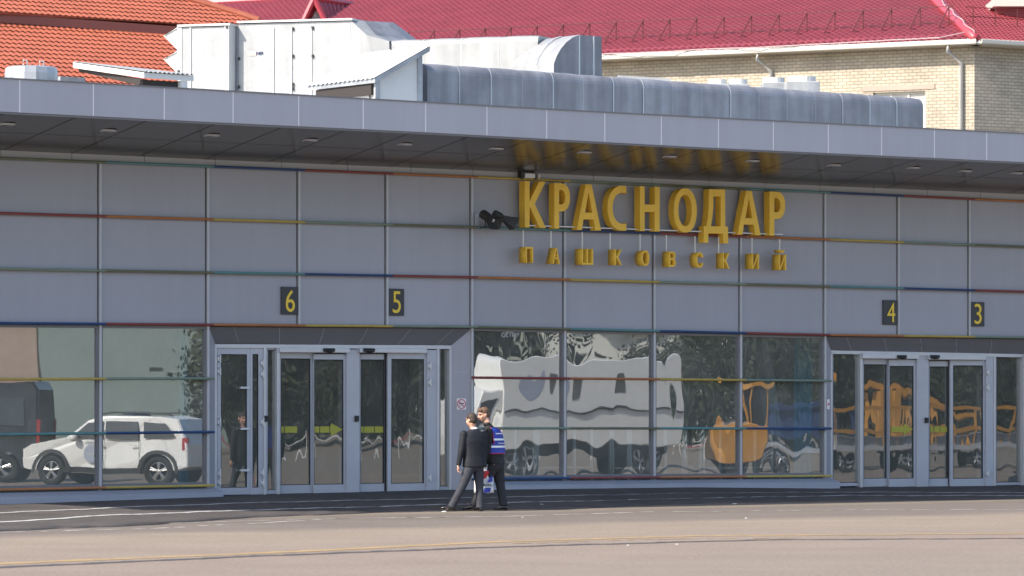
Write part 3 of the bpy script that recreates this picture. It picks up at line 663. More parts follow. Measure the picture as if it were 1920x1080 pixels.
# floodlight above the big letters
u, z = UZ(991, 330, .1); e = empty('floodlight', T(u, .02, z-.06), 'small silver floodlight fitting between the canopy and the first big letter', 'floodlight')
mb = MB(T); mb.box(u-.12, u+.12, .08, .16, z-.045, z+.05); bev(mb.build('housing', M['hinge'], e), .01)
mb = MB(T); mb.box(u-.2, u-.16, .03, .15, z-.06, z+.07); mb.box(u+.12, u+.15, .03, .15, z-.06, z+.06); mb.box(u-.19, u+.2, .015, .03, z-.05, z+.0); mb.build('bracket', M['trim'], e)
mb = MB(T); mb.tube([(u+.17, .16, z), (u+.2, .17, z)], .06, 12); mb.build('lamp', M['white'], e)
# recessed canopy lamps
first = None
lp = [(13, 233), (203, 245), (397, 254), (581, 263), (758, 271), (930, 279), (1095, 286), (1255, 294), (1410, 302), (1563, 310), (1712, 315), (1809, 321), (1905, 325)]
places = ['at the far left edge of the canopy', 'second from the left under the canopy', 'third from the left under the canopy', 'above the number 6 entrance, fourth from the left', 'between plates 6 and 5, fifth from the left', 'left of the big lettering, sixth from the left', 'above the letter А nearest the left', 'above the letters Н and О', 'above the last letters А and Р', 'just right of the big lettering', 'third from the right under the canopy', 'second from the right under the canopy', 'at the right edge of the canopy']
for (x, y), pl_ in zip(lp, places):
    lo, hi = 0, 2.7
    for _ in range(30):
        v = (lo+hi)/2; u, z = UZ(x, y, v)
        if z > sof(u, v): lo, hi = (v, hi) if False else (lo, hi)
        # find v where the sight line meets the soffit
        f = z-sof(u, v)
        if f > 0: lo = v
        else: hi = v
    loc = Vector(T(u, v, sof(u, v)))
    if first is None:
        first = empty('canopy_lamp', loc, None, 'lamp', 'round lamps recessed in the canopy soffit')
        mb = MB(); n = 20; vs = []
        for j in range(n):
            t = 2*pi*j/n
            for r_, h in ((.10, .005), (.125, -.02), (.14, -.014), (.15, .01)): vs.append(loc+Vector((r_*cos(t), r_*sin(t), h)))
        mb.add(vs, [(4*j+k, 4*j+k+1, (4*j+4+k+1) % (4*n), (4*j+4+k) % (4*n)) for j in range(n) for k in range(3)])
        mb.build('trim_ring', M['frame2'], first, smooth=True)
        mb = MB(); mb.ell(loc+Vector((0, 0, .0)), .10, .10, .012, nv=6); mb.build('lens', M['glassd'] if 'glassd' in M else M['recess'], first, smooth=True)
        o = first
    else: o = copy_tree(first); o.location = loc
    o['label'] = 'round recessed lamp '+pl_
# ---------------------------------------------------------------- ground
def apron_mat():
    m = bpy.data.materials.new('apron_asphalt'); m.use_nodes = True; t = m.node_tree; n = t.nodes; L = t.links; b = n['Principled BSDF']
    b.inputs['Roughness'].default_value = .85; b.inputs['Specular IOR Level'].default_value = .25
    g = n.new('ShaderNodeNewGeometry'); sx = n.new('ShaderNodeSeparateXYZ'); 
    # distance from the wall in metres (along N3) drives the laying lanes of the asphalt
    dt = n.new('ShaderNodeVectorMath'); dt.operation = 'DOT_PRODUCT'; dt.inputs[1].default_value = tuple(N3)
    sb = n.new('ShaderNodeVectorMath'); sb.operation = 'SUBTRACT'; sb.inputs[1].default_value = tuple(O3)
    L.new(g.outputs['Position'], sb.inputs[0]); L.new(sb.outputs[0], dt.inputs[0])
    nz0 = n.new('ShaderNodeTexNoise'); nz0.inputs['Scale'].default_value = .12; nz0.inputs['Detail'].default_value = 5; L.new(g.outputs['Position'], nz0.inputs['Vector'])
    ad = n.new('ShaderNodeMath'); ad.operation = 'MULTIPLY_ADD'; ad.inputs[1].default_value = 2.2; L.new(nz0.outputs['Fac'], ad.inputs[0]); L.new(dt.outputs['Value'], ad.inputs[2])
    mr = n.new('ShaderNodeMapRange'); mr.inputs[1].default_value = 0; mr.inputs[2].default_value = 60; L.new(ad.outputs[0], mr.inputs[0])
    cr = n.new('ShaderNodeValToRGB'); e = cr.color_ramp.elements
    def c(v): return (v[0], v[1], v[2], 1)
    W_, G_, P_ = (.200, .170, .138), (.150, .130, .116), (.222, .178, .145)
    e[0].position = 0; e[0].color = c(W_); e[1].position = 1; e[1].color = c((.212, .180, .146))
    for p, k in ((.080, W_), (.095, G_), (.175, (.160, .136, .120)), (.20, (.235, .195, .155)), (.31, P_), (.55, (.200, .170, .138))):
        q = e.new(p); q.color = c(k)
    L.new(mr.outputs[0], cr.inputs[0])
    nf = n.new('ShaderNodeTexNoise'); nf.inputs['Scale'].default_value = 14; nf.inputs['Detail'].default_value = 5; nf.inputs['Roughness'].default_value = .75; L.new(g.outputs['Position'], nf.inputs['Vector'])
    r2 = n.new('ShaderNodeMapRange'); r2.inputs[1].default_value = .3; r2.inputs[2].default_value = .7; r2.inputs[3].default_value = .72; r2.inputs[4].default_value = 1.28; L.new(nf.outputs['Fac'], r2.inputs[0])
    nl = n.new('ShaderNodeTexNoise'); nl.inputs['Scale'].default_value = .5; nl.inputs['Detail'].default_value = 5; L.new(g.outputs['Position'], nl.inputs['Vector'])
    r3 = n.new('ShaderNodeMapRange'); r3.inputs[1].default_value = .3; r3.inputs[2].default_value = .7; r3.inputs[3].default_value = .93; r3.inputs[4].default_value = 1.07; L.new(nl.outputs['Fac'], r3.inputs[0])
    m1 = n.new('ShaderNodeMixRGB'); m1.blend_type = 'MULTIPLY'; m1.inputs[0].default_value = 1; L.new(cr.outputs[0], m1.inputs[1]); L.new(r2.outputs[0], m1.inputs[2])
    m2 = n.new('ShaderNodeMixRGB'); m2.blend_type = 'MULTIPLY'; m2.inputs[0].default_value = 1; L.new(m1.outputs[0], m2.inputs[1]); L.new(r3.outputs[0], m2.inputs[2])
    L.new(m2.outputs[0], b.inputs['Base Color'])
    bp = n.new('ShaderNodeBump'); bp.inputs['Strength'].default_value = .6; bp.inputs['Distance'].default_value = .02
    nb = n.new('ShaderNodeTexNoise'); nb.inputs['Scale'].default_value = 22; nb.inputs['Detail'].default_value = 4; L.new(g.outputs['Position'], nb.inputs['Vector'])
    L.new(nb.outputs['Fac'], bp.inputs['Height']); L.new(bp.outputs[0], b.inputs['Normal'])
    return m
g = MB(); g.add([(-900, -200, 0), (900, -200, 0), (900, 1600, 0), (-900, 1600, 0)], [(0, 1, 2, 3)])
tag(g.build('apron', apron_mat()), kind='structure')
M['asph'] = mat('new_asphalt', (.078, .070, .068), .85, 0, .25, .8, .5, 30, .3, fine=.35)
M['wline'] = mat('worn_white_line', (.40, .40, .40), .8, 0, .3, 6, fine=.3)
M['wline2'] = mat('faded_white_line', (.36, .34, .31), .85, 0, .3, 3, fine=.3)
M['yline'] = mat('yellow_line', (.33, .225, .10), .8, 0, .2, 2, fine=.25)
M['crack'] = mat('tar_joint', (.06, .055, .055), .8, 0, .2, 3)
EDGE = [(-400, 1016), (0, 996.5), (280, 985), (450, 972), (700, 962), (960, 955.5), (1100, 954), (1230, 947), (1460, 942), (1920, 936), (2600, 929)]
def wob(x, s): return sin(x*.031+s)*.45+sin(x*.083+s*2.1)*.35+sin(x*.19+s*.7)*.2
xs_ = list(range(-400, 2601, 20))
def inner(x):    # wall foot, a little inside the plinth line
    u = U(x, .25); z = zb(u); return Vector(T(u, .25, z))
def stripP(x, t):
    a = ground(x, lerp(EDGE, x)+wob(x, 1)*.8); b = inner(x); return a+(b-a)*t
def near_y(x): return lerp(EDGE, x)
mb = MB(); vs = []; NT = 8
for x in xs_:
    a = stripP(x, 0); vs.append(tuple(a+Vector((0, 0, -.03))))
    for j in range(NT+1): p = stripP(x, j/NT); vs.append((p.x, p.y, p.z+.006))
    u = U(x, .25); vs.append(tuple(T(u, -2.5, zb(u)+.006)))
k = NT+3
mb.add(vs, [(i*k+j, (i+1)*k+j, (i+1)*k+j+1, i*k+j+1) for i in range(len(xs_)-1) for j in range(k-1)])
tag(mb.build('asphalt_strip', M['asph'], smooth=True), kind='structure')
def on_strip(x, y):
    lo, hi = 0, 1
    for _ in range(25):
        t = (lo+hi)/2; p = stripP(x, t); py = proj(p)[1]
        if py > y: lo = t
        else: hi = t
    return stripP(x, t)
def line_on_strip(name, kn, w, mt, s):
    mb = MB(); vs = []
    X = list(range(-380, 2581, 12))
    for x in X:
        y = lerp(kn, x)+wob(x, s)*.7
        p = on_strip(x, y); q = p-N3*w
        vs += [(p.x, p.y, p.z+.012), (q.x, q.y, q.z+.013+w*.04)]
    mb.add(vs, [(2*i, 2*i+2, 2*i+3, 2*i+1) for i in range(len(X)-1)])
    tag(mb.build(name, mt), kind='structure')
line_on_strip('walkway_line', [(-400, 982), (0, 963.5), (250, 952), (480, 944), (960, 933), (1310, 925.5), (1585, 924), (1920, 925), (2600, 926)], .13, M['wline'], 3)
line_on_strip('walkway_line', [(-400, 1001), (0, 981.5), (200, 968), (480, 957.8), (960, 944), (1310, 935.3), (1585, 930.5), (1920, 930.5), (2600, 929.8)], .15, M['wline'], 5)
def ground_line(name, kn, w, mt, s, x0=-400, x1=2600, z=.004, amp=.4, gap=0):
    mb = MB(); vs = []; fs = []; X = list(range(x0, x1, 15)); rnd = random.Random(s)
    for x in X:
        p = ground(x, lerp(kn, x)+wob(x, s)*amp); ww = w*(.75+.5*rnd.random()); q = p-N3*ww; vs += [(p.x, p.y, z), (q.x, q.y, z)]
    for i in range(len(X)-1):
        if rnd.random() >= gap: fs.append((2*i, 2*i+2, 2*i+3, 2*i+1))
    mb.add(vs, fs); tag(mb.build(name, mt), kind='structure')
ground_line('faded_line', [(-400, 1012), (0, 999), (300, 991), (640, 973), (960, 968.5), (1200, 961), (1500, 957), (1920, 955.5)], .16, M['wline2'], 11, gap=.35, amp=.5)
ground_line('faded_line', [(0, 992), (340, 981), (560, 974), (900, 969)], .12, M['wline2'], 12, 300, 900, gap=.35)
ground_line('yellow_line', [(-400, 1071), (0, 1058.5), (300, 1046), (560, 1035.5), (960, 1016), (1300, 1006), (1920, 1001), (2600, 999)], .30, M['yline'], 13, amp=.3)
ground_line('yellow_line', [(-400, 1079), (0, 1064), (960, 1020), (1200, 1012), (1920, 1004)], .12, M['yline'], 14, 940, 1500, gap=.3, z=.005)
ground_line('tar_joint', [(-400, 1079), (0, 1065.5), (480, 1044), (960, 1026), (1440, 1013), (1920, 1010.5), (2600, 1010)], .28, M['crack'], 15, amp=.5)
# small litter and pale chips on the apron
rnd = random.Random(5)
for x, y, s in ((833, 961, .035), (1378, 946, .035), (1178, 1024, .022), (1270, 1022, .016), (1016, 947, .02), (980, 971, .02), (1400, 973, .02)):
    p = ground(x, y) if y > lerp(EDGE, x)+1 else on_strip(x, y); mb = MB()
    n = 6; ring = [(p.x+s*1.3*cos(2*pi*i/n)*(.7+.5*rnd.random()), p.y+s*sin(2*pi*i/n)*(.7+.5*rnd.random()), p.z+.008+s*.25*rnd.random()) for i in range(n)]
    mb.prism(ring, (0, 0, s*.35)); o = mb.build('litter', M['white'], base=p)
    tag(o, 'crumpled white scrap on the ground ' + ('left of the walking men', 'on the apron below the small window-side notice', 'in the sunlit foreground right of centre', 'right of another scrap in the foreground', 'on the dark strip right of the men', 'just below the men', 'near the grey lane right of centre')[[833, 1378, 1178, 1270, 1016, 980, 1400].index(x)], 'litter')
# ---------------------------------------------------------------- things on the terminal roof
zr0 = 7.05
def dbox(mb, u0, u1, v0, v1, z0, z1): mb.box(u0, u1, v0, v1, z0, z1)
# round faceted vent
v = -1.5; u0, zt = UZ(5, 123, v); u1, _ = UZ(112, 123, v); uc = (u0+u1)/2; r = (u1-u0)/2*.82
e = empty('round_roof_vent', T(uc, v, zr0), 'round ribbed zinc roof vent at the far left behind the fascia', 'vent')
mb = MB(T); n = 14; vs = []
for (z, k) in ((zr0, .97), (zt-.12, 1.0), (zt-.02, .97), (zt, .9)):
    for j in range(n): t = 2*pi*j/n+.1; vs.append((uc+r*k*cos(t), v+r*k*sin(t), z))
mb.add(vs, [(i*n+j, i*n+(j+1) % n, (i+1)*n+(j+1) % n, (i+1)*n+j) for i in range(3) for j in range(n)]+[tuple(range(3*n, 4*n))]); mb.build('drum', M['galv'], e)
for dx in (-.28, .05):
    mb = MB(T); mb.tube([(uc+dx-.04, v+r*.6, zt), (uc+dx-.04, v+r*.6, zt+.09), (uc+dx+.04, v+r*.6, zt+.09), (uc+dx+.04, v+r*.6, zt)], .012, 6); mb.build('lifting_eye', M['white'], e)
mb = MB(T)
for j in range(n): t = 2*pi*j/n+.1; mb.box(uc+r*1.0*cos(t)-.008, uc+r*1.0*cos(t)+.008, v+r*sin(t)-.008, v+r*sin(t)+.008, zr0, zt-.05)
# low upstand behind
mb = MB(T); v = -4; u0, zt = UZ(113, 143, v); u1, _ = UZ(160, 143, v); mb.box(u0, u1, v-1, v, zr0, zt); tag(mb.build('roof_upstand', M['galv'], base=T(u0, v, zr0)), 'low pale metal upstand between the round vent and the small hatch shed', 'roof box')
# small monopitch shed
def pt(x, y, v): u, z = UZ(x, y, v); return Vector((u, v, z))
va, vb = -3.6, -1.3
e = empty('roof_hatch_shed', T(U(200, -2.5), -2.5, zr0), 'low white shed with open dark sides and corrugated roof near the left', 'shed')
A_ = pt(137, 117, va); B_ = pt(270, 136, vb); C_ = pt(363, 142, vb); D_ = Vector((C_.x, va, A_.z-.05))
mb = MB(T); th = .10
mb.hexa([tuple(p-Vector((0, 0, th))) for p in (A_, B_, C_, D_)], [tuple(p) for p in (A_, B_, C_, D_)]); mb.build('roof_slab', M['white'], e)
mb = MB(T); n = 60; vs = []     # corrugated edge sheet
for j in range(n+1):
    t = j/n; p = B_+(C_-B_)*t; q = A_+(D_-A_)*t; dz = .015+.014*sin(t*2*pi*11)
    vs += [(p.x, p.y+.05, p.z+dz), (q.x, q.y, q.z+dz)]
mb.add(vs, [(2*j, 2*j+2, 2*j+3, 2*j+1) for j in range(n)]); mb.build('corrugated_sheet', M['zincw'], e)
mb = MB(T); ua = U(150, -3.4); ub = C_.x-.12
mb.box(ua+.1, ub, va+.1, vb-.15, zr0, B_.z-.25); 
mb.build('wall', M['white'], e)
mb = MB(T); p = pt(152, 128, va+.05); q = pt(266, 146, vb-.1)
mb.hexa([(q.x-.02, vb-.12, q.z-.11), (ub-.1, vb-.12, B_.z-.42+.0), (ub-.1, vb-.12, B_.z-.12), (q.x-.02, vb-.12, B_.z-.12)], [(q.x-.02, vb-.2, q.z-.11), (ub-.1, vb-.2, B_.z-.42), (ub-.1, vb-.2, B_.z-.12), (q.x-.02, vb-.2, B_.z-.12)])
mb.build('dark_opening', M['brown'], e)
mb = MB(T); o1 = A_+Vector((.12, 0, -.11)); o2 = B_+Vector((.02, -.1, -.11))
mb.hexa([tuple(o1), tuple(o2), tuple(o2-Vector((0, 0, .13))), tuple(o1-Vector((0, 0, .05)))], [tuple(p+Vector((.06, 0, 0))) for p in (o1, o2, o2-Vector((0, 0, .13)), o1-Vector((0, 0, .05)))]); mb.build('dark_louvre', M['brown'], e)
mb = MB(T); mb.box(ub-.14, ub+.0, vb-.24, vb-.02, zr0, C_.z-.1); mb.build('corner_post', M['white'], e)
# white air handling unit, turned a little towards the sun
DA = Vector((.918, -.397, 0)).normalized(); NA = Vector((-.397, -.918, 0)).normalized(); OA = P3(340, 51, -11.5); OA = Vector((OA.x, OA.y, 0))
def TA(q, w, z): return OA+DA*q+NA*w+Vector((0, 0, z))
def pa(x, y, w=0.): r = ray(x, y); t = (w+(OA-CAM).dot(NA))/r.dot(NA); P = CAM+r*t; return Vector(((P-OA).dot(DA), w, P.z))
e = empty('air_handling_unit', TA(1.5, 0, zr0), 'long white sheet-metal air handling unit with zigzag intake hoods on the roof', 'ventilation unit')
def slab(x0, x1, yt0, yt1, v0, v1, name, m, zb_=zr0):
    p, q = pa(x0, yt0, v1), pa(x1, yt1, v1); mb = MB(TA)
    mb.hexa([(p.x, v1, zb_), (q.x, v1, zb_), (q.x, v1, q.z), (p.x, v1, p.z)], [(p.x, v0, zb_), (q.x, v0, zb_), (q.x, v0, q.z), (p.x, v0, p.z)]); return mb.build(name, m, e)
bev(slab(340, 429, 51, 49, -1.9, .28, 'casing', M['whitem']), .01)
bev(slab(447, 657, 45, 39, -1.6, 0, 'casing', M['whitem']), .01)
bev(slab(429.2, 446.8, 49, 46.5, -1.7, -.05, 'casing', M['galv']), .01)
slab(333, 340.2, 52, 51, -1.6, .30, 'corner_profile', M['white'])
slab(421, 429, 47.5, 47.3, -.0, .30, 'corner_profile', M['white'])
for x, w in ((357, .29), (512, .01), (546, .01), (583, .01)):
    p = pa(x, 52, w); mb = MB(TA); mb.box(p.x-.018, p.x+.018, w-.02, w+.012, zr0, p.z); mb.build('panel_profile', M['white'], e)
for (x0, x1, y0, y1, w) in ((332, 431, 50, 47, .33), (444, 660, 43, 37.5, .05)):
    p, q = pa(x0, y0, w), pa(x1, y1, w); mb = MB(TA)
    mb.hexa([(p.x, w, p.z), (q.x, w, q.z), (q.x, w, q.z+.04), (p.x, w, p.z+.04)], [(p.x, -1.7, p.z), (q.x, -1.7, q.z), (q.x, -1.7, q.z+.04), (p.x, -1.7, p.z+.04)]); mb.build('top_rail', M['white'], e)
for x, y in ((549, 54), (549, 105), (549, 158), (586, 52), (586, 105), (448, 110), (448, 163), (549, 166), (425, 51), (335, 134)):
    w = .31 if x < 430 else .02; p = pa(x, y, w); mb = MB(TA); mb.box(p.x-.02, p.x+.02, w-.02, w+.02, p.z-.03, p.z+.03); mb.build('latch', M['trim'], e)
for y0 in (55, 99):
    a, b, c = pa(308, y0+12, 0), pa(334, y0-3, 0), pa(334, y0+38, 0); mb = MB(TA); mb.prism([tuple(a), tuple(c), tuple(b)], (0, -1.4, 0)); bev(mb.build('intake_hood', M['galv'], e), .005)
    for q in (a, ): 
        mb = MB(TA); mb.tube([tuple(b+Vector((0, .01, 0))), tuple(a+Vector((0, .01, 0))), tuple(c+Vector((0, .01, 0)))], .014, 5); mb.build('hood_edge', M['white'], e)
p, q = pa(467, 97, .012), pa(494, 103.5, .012); mb = MB(TA); mb.box(p.x, p.x+(q.x-p.x)*.48, .005, .012, q.z, p.z); mb.build('logo_block', mat('pale_red_label', (.72, .42, .38), .6), e)
text_mesh('NER', p.x+(q.x-p.x)*.52, q.x, q.z+.01, p.z-.01, .006, .012, 'logo_letters', M['bluep'], e, xf=TA, offset=.01)
h = empty('duct_transition', TA(pa(700, 50).x, 0, zr0), 'creased sheet-metal transition joining the white unit to the pale duct', 'duct')
tl, tr, rb, lb = pa(657, 38, .0), pa(738, 42, -1.2), pa(764, 74, -1.0), pa(730, 77.5, .05)
mid = pa(688, 66, .12)
mb = MB(TA); bl = Vector((tl.x, .0, zr0)); br = Vector((lb.x, .05, zr0))
mb.add([tuple(tl), tuple(lb), tuple(br), tuple(bl), tuple(mid)], [(0, 4, 3), (4, 1, 2), (4, 2, 3)]); mb.build('front_sheet', M['zincw'], h)
mb = MB(TA); t2 = pa(683, 39, -.35); m2 = pa(706, 66, -.1)
mb.add([tuple(tl), tuple(t2), tuple(m2), tuple(mid), tuple(lb)], [(0, 1, 2, 3), (3, 2, 4)]); mb.build('front_sheet', M['zincw'], h)
mb = MB(TA); mb.add([tuple(t2), tuple(tr), tuple(rb), tuple(lb), tuple(m2)], [(0, 1, 2, 3, 4)])
mb.add([tuple(tr), tuple(rb), (rb.x, -1.6, rb.z), (tl.x, -1.6, tr.z), (tl.x, -1.6, zr0), (rb.x+.1, -1.6, zr0)], [(0, 1, 2, 3), (3, 2, 5, 4)])
mb.build('top_sheet', M['zinc'], h)
d = empty('pale_duct', TA(pa(900, 70).x, 0, zr0), 'bright pale metal duct ending in a large arched elbow', 'duct')
def ductprof(zt, v0, v1, zb_, r=.18):
    P = [(v1, zb_)]
    for j in range(6): t = pi/2*j/5; P.append((v1-r+r*cos(t), zt-r+r*sin(t)))
    for j in range(6): t = pi/2+pi/2*j/5; P.append((v0+r+r*cos(t), zt-r+r*sin(t)))
    P.append((v0, zb_)); return P
def duct(A, B, v0, v1, name, m, parent, nseg, r, seam, xf, zbot=zr0):
    u0, za, u1, zb2 = A.x, A.z, B.x, B.z; rd = random.Random(3); n = 14
    for i in range(nseg):
        a, b = i/nseg, (i+1)/nseg; mb = MB(xf); vs = []; ns = 5; j1 = rd.uniform(-.006, .006)
        for k in range(ns+1):
            t = a+(b-a)*k/ns; sw = .010*sin(pi*k/ns)+j1
            for (v, z) in ductprof(za+(zb2-za)*t+sw, v0, v1+sw, zbot, r): vs.append((u0+(u1-u0)*t, v, z))
        mb.add(vs, [(k*n+j, k*n+j+1, (k+1)*n+j+1, (k+1)*n+j) for k in range(ns) for j in range(n-1)]+[tuple(range(n)), tuple(range(ns*n, (ns+1)*n))])
        mb.build(name, m, parent)
        if seam and i:
            mb = MB(xf); P = ductprof(za+(zb2-za)*a+.012, v0-.012, v1+.012, zbot, r); u = u0+(u1-u0)*a; vs = []; w = rd.choice((.002, .002, .006, .009))
            for (v, z) in P: vs += [(u-w, v, z), (u+w, v, z)]
            mb.add(vs, [(2*j, 2*j+2, 2*j+3, 2*j+1) for j in range(n-1)]); mb.build('seam', seam, parent)
duct(pa(727, 76.5, -.1), pa(1012, 67, -.1), -1.3, .0, 'duct_section', M['zincw'], d, 4, .12, M['seam'], TA)
# elbow: bright zinc on the sunlit arch band, duller zinc paints the shaded flat side
ef = -3.4; eb = -4.6
front = [(1036, 136), (1038, 120), (1043, 106), (1051, 92), (1061, 80), (1073, 71), (1087, 65.5)]
F_ = [pt(x, y, ef) for x, y in front]; F_[0].z = zr0
endp = [pt(1128, 68.5, ef), Vector((U(1131, ef), ef, zr0))]
mb = MB(T); poly = F_+endp; n = len(poly)
mb.prism([tuple(p) for p in poly], (0, 0, 0)) if False else mb.add([tuple(p) for p in poly], [tuple(range(n))]); mb.build('elbow_side', M['zinc'], d)
mb = MB(T); vs = []
for p in F_: vs += [(p.x, ef+.012, p.z+.006), (p.x, eb-.3, p.z+.006)]
mb.add(vs, [(2*j, 2*j+2, 2*j+3, 2*j+1) for j in range(len(F_)-1)]); mb.build('elbow_back', M['zincw'], d, smooth=True)
mb = MB(T); a, b = F_[-1], endp[0]
mb.add([tuple(a), tuple(b), (b.x, eb-.3, b.z), (a.x, eb-.3, a.z), tuple(endp[1]), (b.x, eb-.3, zr0)], [(0, 1, 2, 3), (1, 4, 5, 2)]); mb.build('elbow_top', M['galv'], d)
for x, yt in ((1086, 66), (1113, 68)):
    mb = MB(T); u, z = UZ(x, yt, ef); mb.box(u-.012, u+.012, ef, ef+.014, zr0, z); mb.build('seam', M['seam'], d)
mb = MB(T); vs = []      # broad folded seam over the arch
for p in F_: vs += [(p.x, eb+.45, p.z+.02), (p.x, eb+.62, p.z+.02)]
mb.add(vs, [(2*j, 2*j+2, 2*j+3, 2*j+1) for j in range(len(F_)-1)]); mb.build('seam', M['galv'], d, smooth=True)
# white hut with a steep sheet roof
hv1 = -.9; hv0 = hv1-2.3
e = empty('roof_access_hut', T(U(745, hv1), hv1, zr0), 'white hut with sloping corrugated roof in the middle of the terminal roof', 'shed')
Lf, Rf = pt(703, 146, hv1), pt(806, 87, hv1); Lb = pt(570, 147, hv0); Rb = pt(667, 88, hv0)
Lb.z = Lf.z; Rb.z = Rf.z; Lb.x = Lf.x; Rb.x = Rf.x
mb = MB(T); th = .09
mb.hexa([tuple(p-Vector((0, 0, th))) for p in (Lf, Rf, Rb, Lb)], [tuple(p) for p in (Lf, Rf, Rb, Lb)]); mb.build('roof_slab', M['galv'], e)
mb = MB(T); vs = []; n = 110
for j in range(n+1):
    t = j/n; p = Lf+(Lb-Lf)*t; q = Rf+(Rb-Rf)*t; dz = .014+.013*sin(t*2*pi*15); e1 = (q-p).normalized()*.04
    vs += [tuple(p-e1+Vector((0, 0, dz))), tuple(q+e1+Vector((0, 0, dz)))]
mb.add(vs, [(2*j, 2*j+2, 2*j+3, 2*j+1) for j in range(n)]); mb.build('corrugated_sheet', M['white'], e)
wl = Lf.x+.10; wr = U(792, hv1-.12); gz = lambda u: Lf.z+(Rf.z-Lf.z)*(u-Lf.x)/(Rf.x-Lf.x)-th
mb = MB(T); vw = hv1-.14
mb.prism([(wl, vw, zr0), (wr, vw, zr0), (wr, vw, gz(wr)), (wl, vw, gz(wl))], (0, -2.0, 0)); mb.build('wall', M['white'], e)
for x0, x1 in ((703.5, 712), (783, 792)):
    u0, u1 = U(x0, vw+.02), U(x1, vw+.02); mb = MB(T); mb.hexa([(u0, vw+.03, zr0), (u1, vw+.03, zr0), (u1, vw+.03, gz(u1)), (u0, vw+.03, gz(u0))], [(u0, vw-.02, zr0), (u1, vw-.02, zr0), (u1, vw-.02, gz(u1)), (u0, vw-.02, gz(u0))]); mb.build('corner_trim', M['galv'], e)
mb = MB(T); a = Lf.x-.0
mb.box(wl-.06, wl-.0, vw-1.95, vw-.05, Lf.z-.30, Lf.z-.1); mb.build('dark_opening', M['brown'], e)
for vv in (vw-.12, vw-1.85):
    mb = MB(T); mb.tube([(wl-.05, vv, Lf.z-.3), (wl-.04, vv+.03, Lf.z-.45), (wl-.05, vv+.05, zr0+.25)], .018, 6); mb.build('bracket', M['brown'], e)
mb = MB(T); mb.tube([(wl+.25, vw+.002, zr0+.35), (wl+.25, vw+.02, zr0+.35)], .03, 8); mb.build('vent_hole', M['black'], e)
# long zinc duct in front
d2 = empty('zinc_duct', T(U(1250, -1.4), -1.4, zr0), 'long dull blue-grey zinc duct running along the roof behind the fascia', 'duct')
duct(pt(793, 119, -1.65), pt(1722, 185, -1.65), -2.9, -1.5, 'duct_section', M['zinc'], d2, 17, .19, M['seam'], T)
# air conditioners between duct and brick house
def fanunit(x0, x1, yt, Y, lab):
    p0 = atY(x0, yt+8, Y); p1 = atY(x1, yt+8, Y); e = empty('air_conditioner', (p0.x, p0.y, zr0), lab, 'air conditioner', 'rooftop air conditioners behind the zinc duct')
    mb = MB(); mb.box(p0.x, p1.x, Y, Y+.9, zr0, p0.z); bev(mb.build('casing', M['whitem'], e), .02)
    w = (p1.x-p0.x); n = 2 if w > .9 else 1
    for i in range(n):
        c = p0.x+w*(i+.5)/n; mb = MB(); mb.tube([(c, Y+.45, p0.z), (c, Y+.45, p0.z+.14)], min(.36, w/n*.46), 20); mb.build('fan_cowl', M['white'], e, smooth=False)
    mb = MB(); mb.box(p1.x-.3, p1.x-.02, Y-.008, Y+.0, p0.z-.3, p0.z-.03); mb.build('grille', M['galv'], e)
fanunit(1328, 1405, 149, 98, 'low white twin-fan air conditioner, left of the larger ones')
fanunit(1430, 1475, 146, 99, 'white air conditioner with a round cowl, middle of the group')
fanunit(1474, 1537, 144, 98, 'white air conditioner with round cowl and grey side, rightmost of the group')
mb = MB(); p0 = atY(1158, 141, 97); p1 = atY(1258, 147, 97); mb.hexa([(p0.x, 97, zr0), (p1.x, 97, zr0), (p1.x, 97, p1.z), (p0.x, 97, p0.z)], [(p0.x, 98, zr0), (p1.x, 98, zr0), (p1.x, 98, p1.z), (p0.x, 98, p0.z)])
tag(mb.build('roof_cabinet', M['whitem'], base=(p0.x, 97, zr0)), 'flat pale cabinet showing just above the duct right of the elbow', 'roof box')
# ---------------------------------------------------------------- corrugated tile roofs as real relief
def tile_roof(name, poly2, origin, ex, ey, nrm, wave, row, amp, step, m, parent, nw=6):
    """poly2: outline in roof coordinates (along eave, up slope). Cells outside are clipped."""
    xs = [p[0] for p in poly2]; ys = [p[1] for p in poly2]; x0, x1, y0, y1 = min(xs), max(xs), min(ys), max(ys)
    nx = int((x1-x0)/wave*nw)+1; ny = int((y1-y0)/row)+1; vs = []; fs = []
    def h(x): return amp*(.5+.5*cos(2*pi*x/wave))**.8
    def span(y):
        c = []
        for i in range(len(poly2)):
            (ax, ay), (bx, by) = poly2[i], poly2[(i+1) % len(poly2)]
            if (ay <= y) != (by <= y): c.append(ax+(bx-ax)*(y-ay)/(by-ay))
        return (min(c), max(c)) if len(c) > 1 else None
    for j in range(ny):
        ya, yb = y0+j*row, min(y0+(j+1)*row, y1); sa, sb_ = span(ya+1e-4), span(yb-1e-4)
        if not sa or not sb_: continue
        i0 = int((min(sa[0], sb_[0])-x0)/wave*nw); i1 = int((max(sa[1], sb_[1])-x0)/wave*nw)+1
        b = len(vs)
        for i in range(i0, i1+1):
            x = x0+i*wave/nw; wob_ = .25*step*sin(2*pi*x/wave)
            for (y, dz, s) in ((ya, 0, sa), (ya, step, sa), (yb, 0, sb_)):
                xc = min(max(x, s[0]), s[1]); vs.append(tuple(origin+ex*xc+ey*(y-(.03 if dz else 0))+nrm*(h(x)+dz+wob_*(1 if dz else 0))))
        for i in range(i1-i0):
            p = b+3*i; q = p+3; fs += [(p, q, q+1, p+1), (p+1, q+1, q+2, p+2)]
    mb = MB(); mb.v = vs; mb.f = fs
    me = bpy.data.meshes.new(name); me.from_pydata(vs, [], fs); o = bpy.data.objects.new(name, me); COL.objects.link(o); me.materials.append(m); attach(o, parent); return o
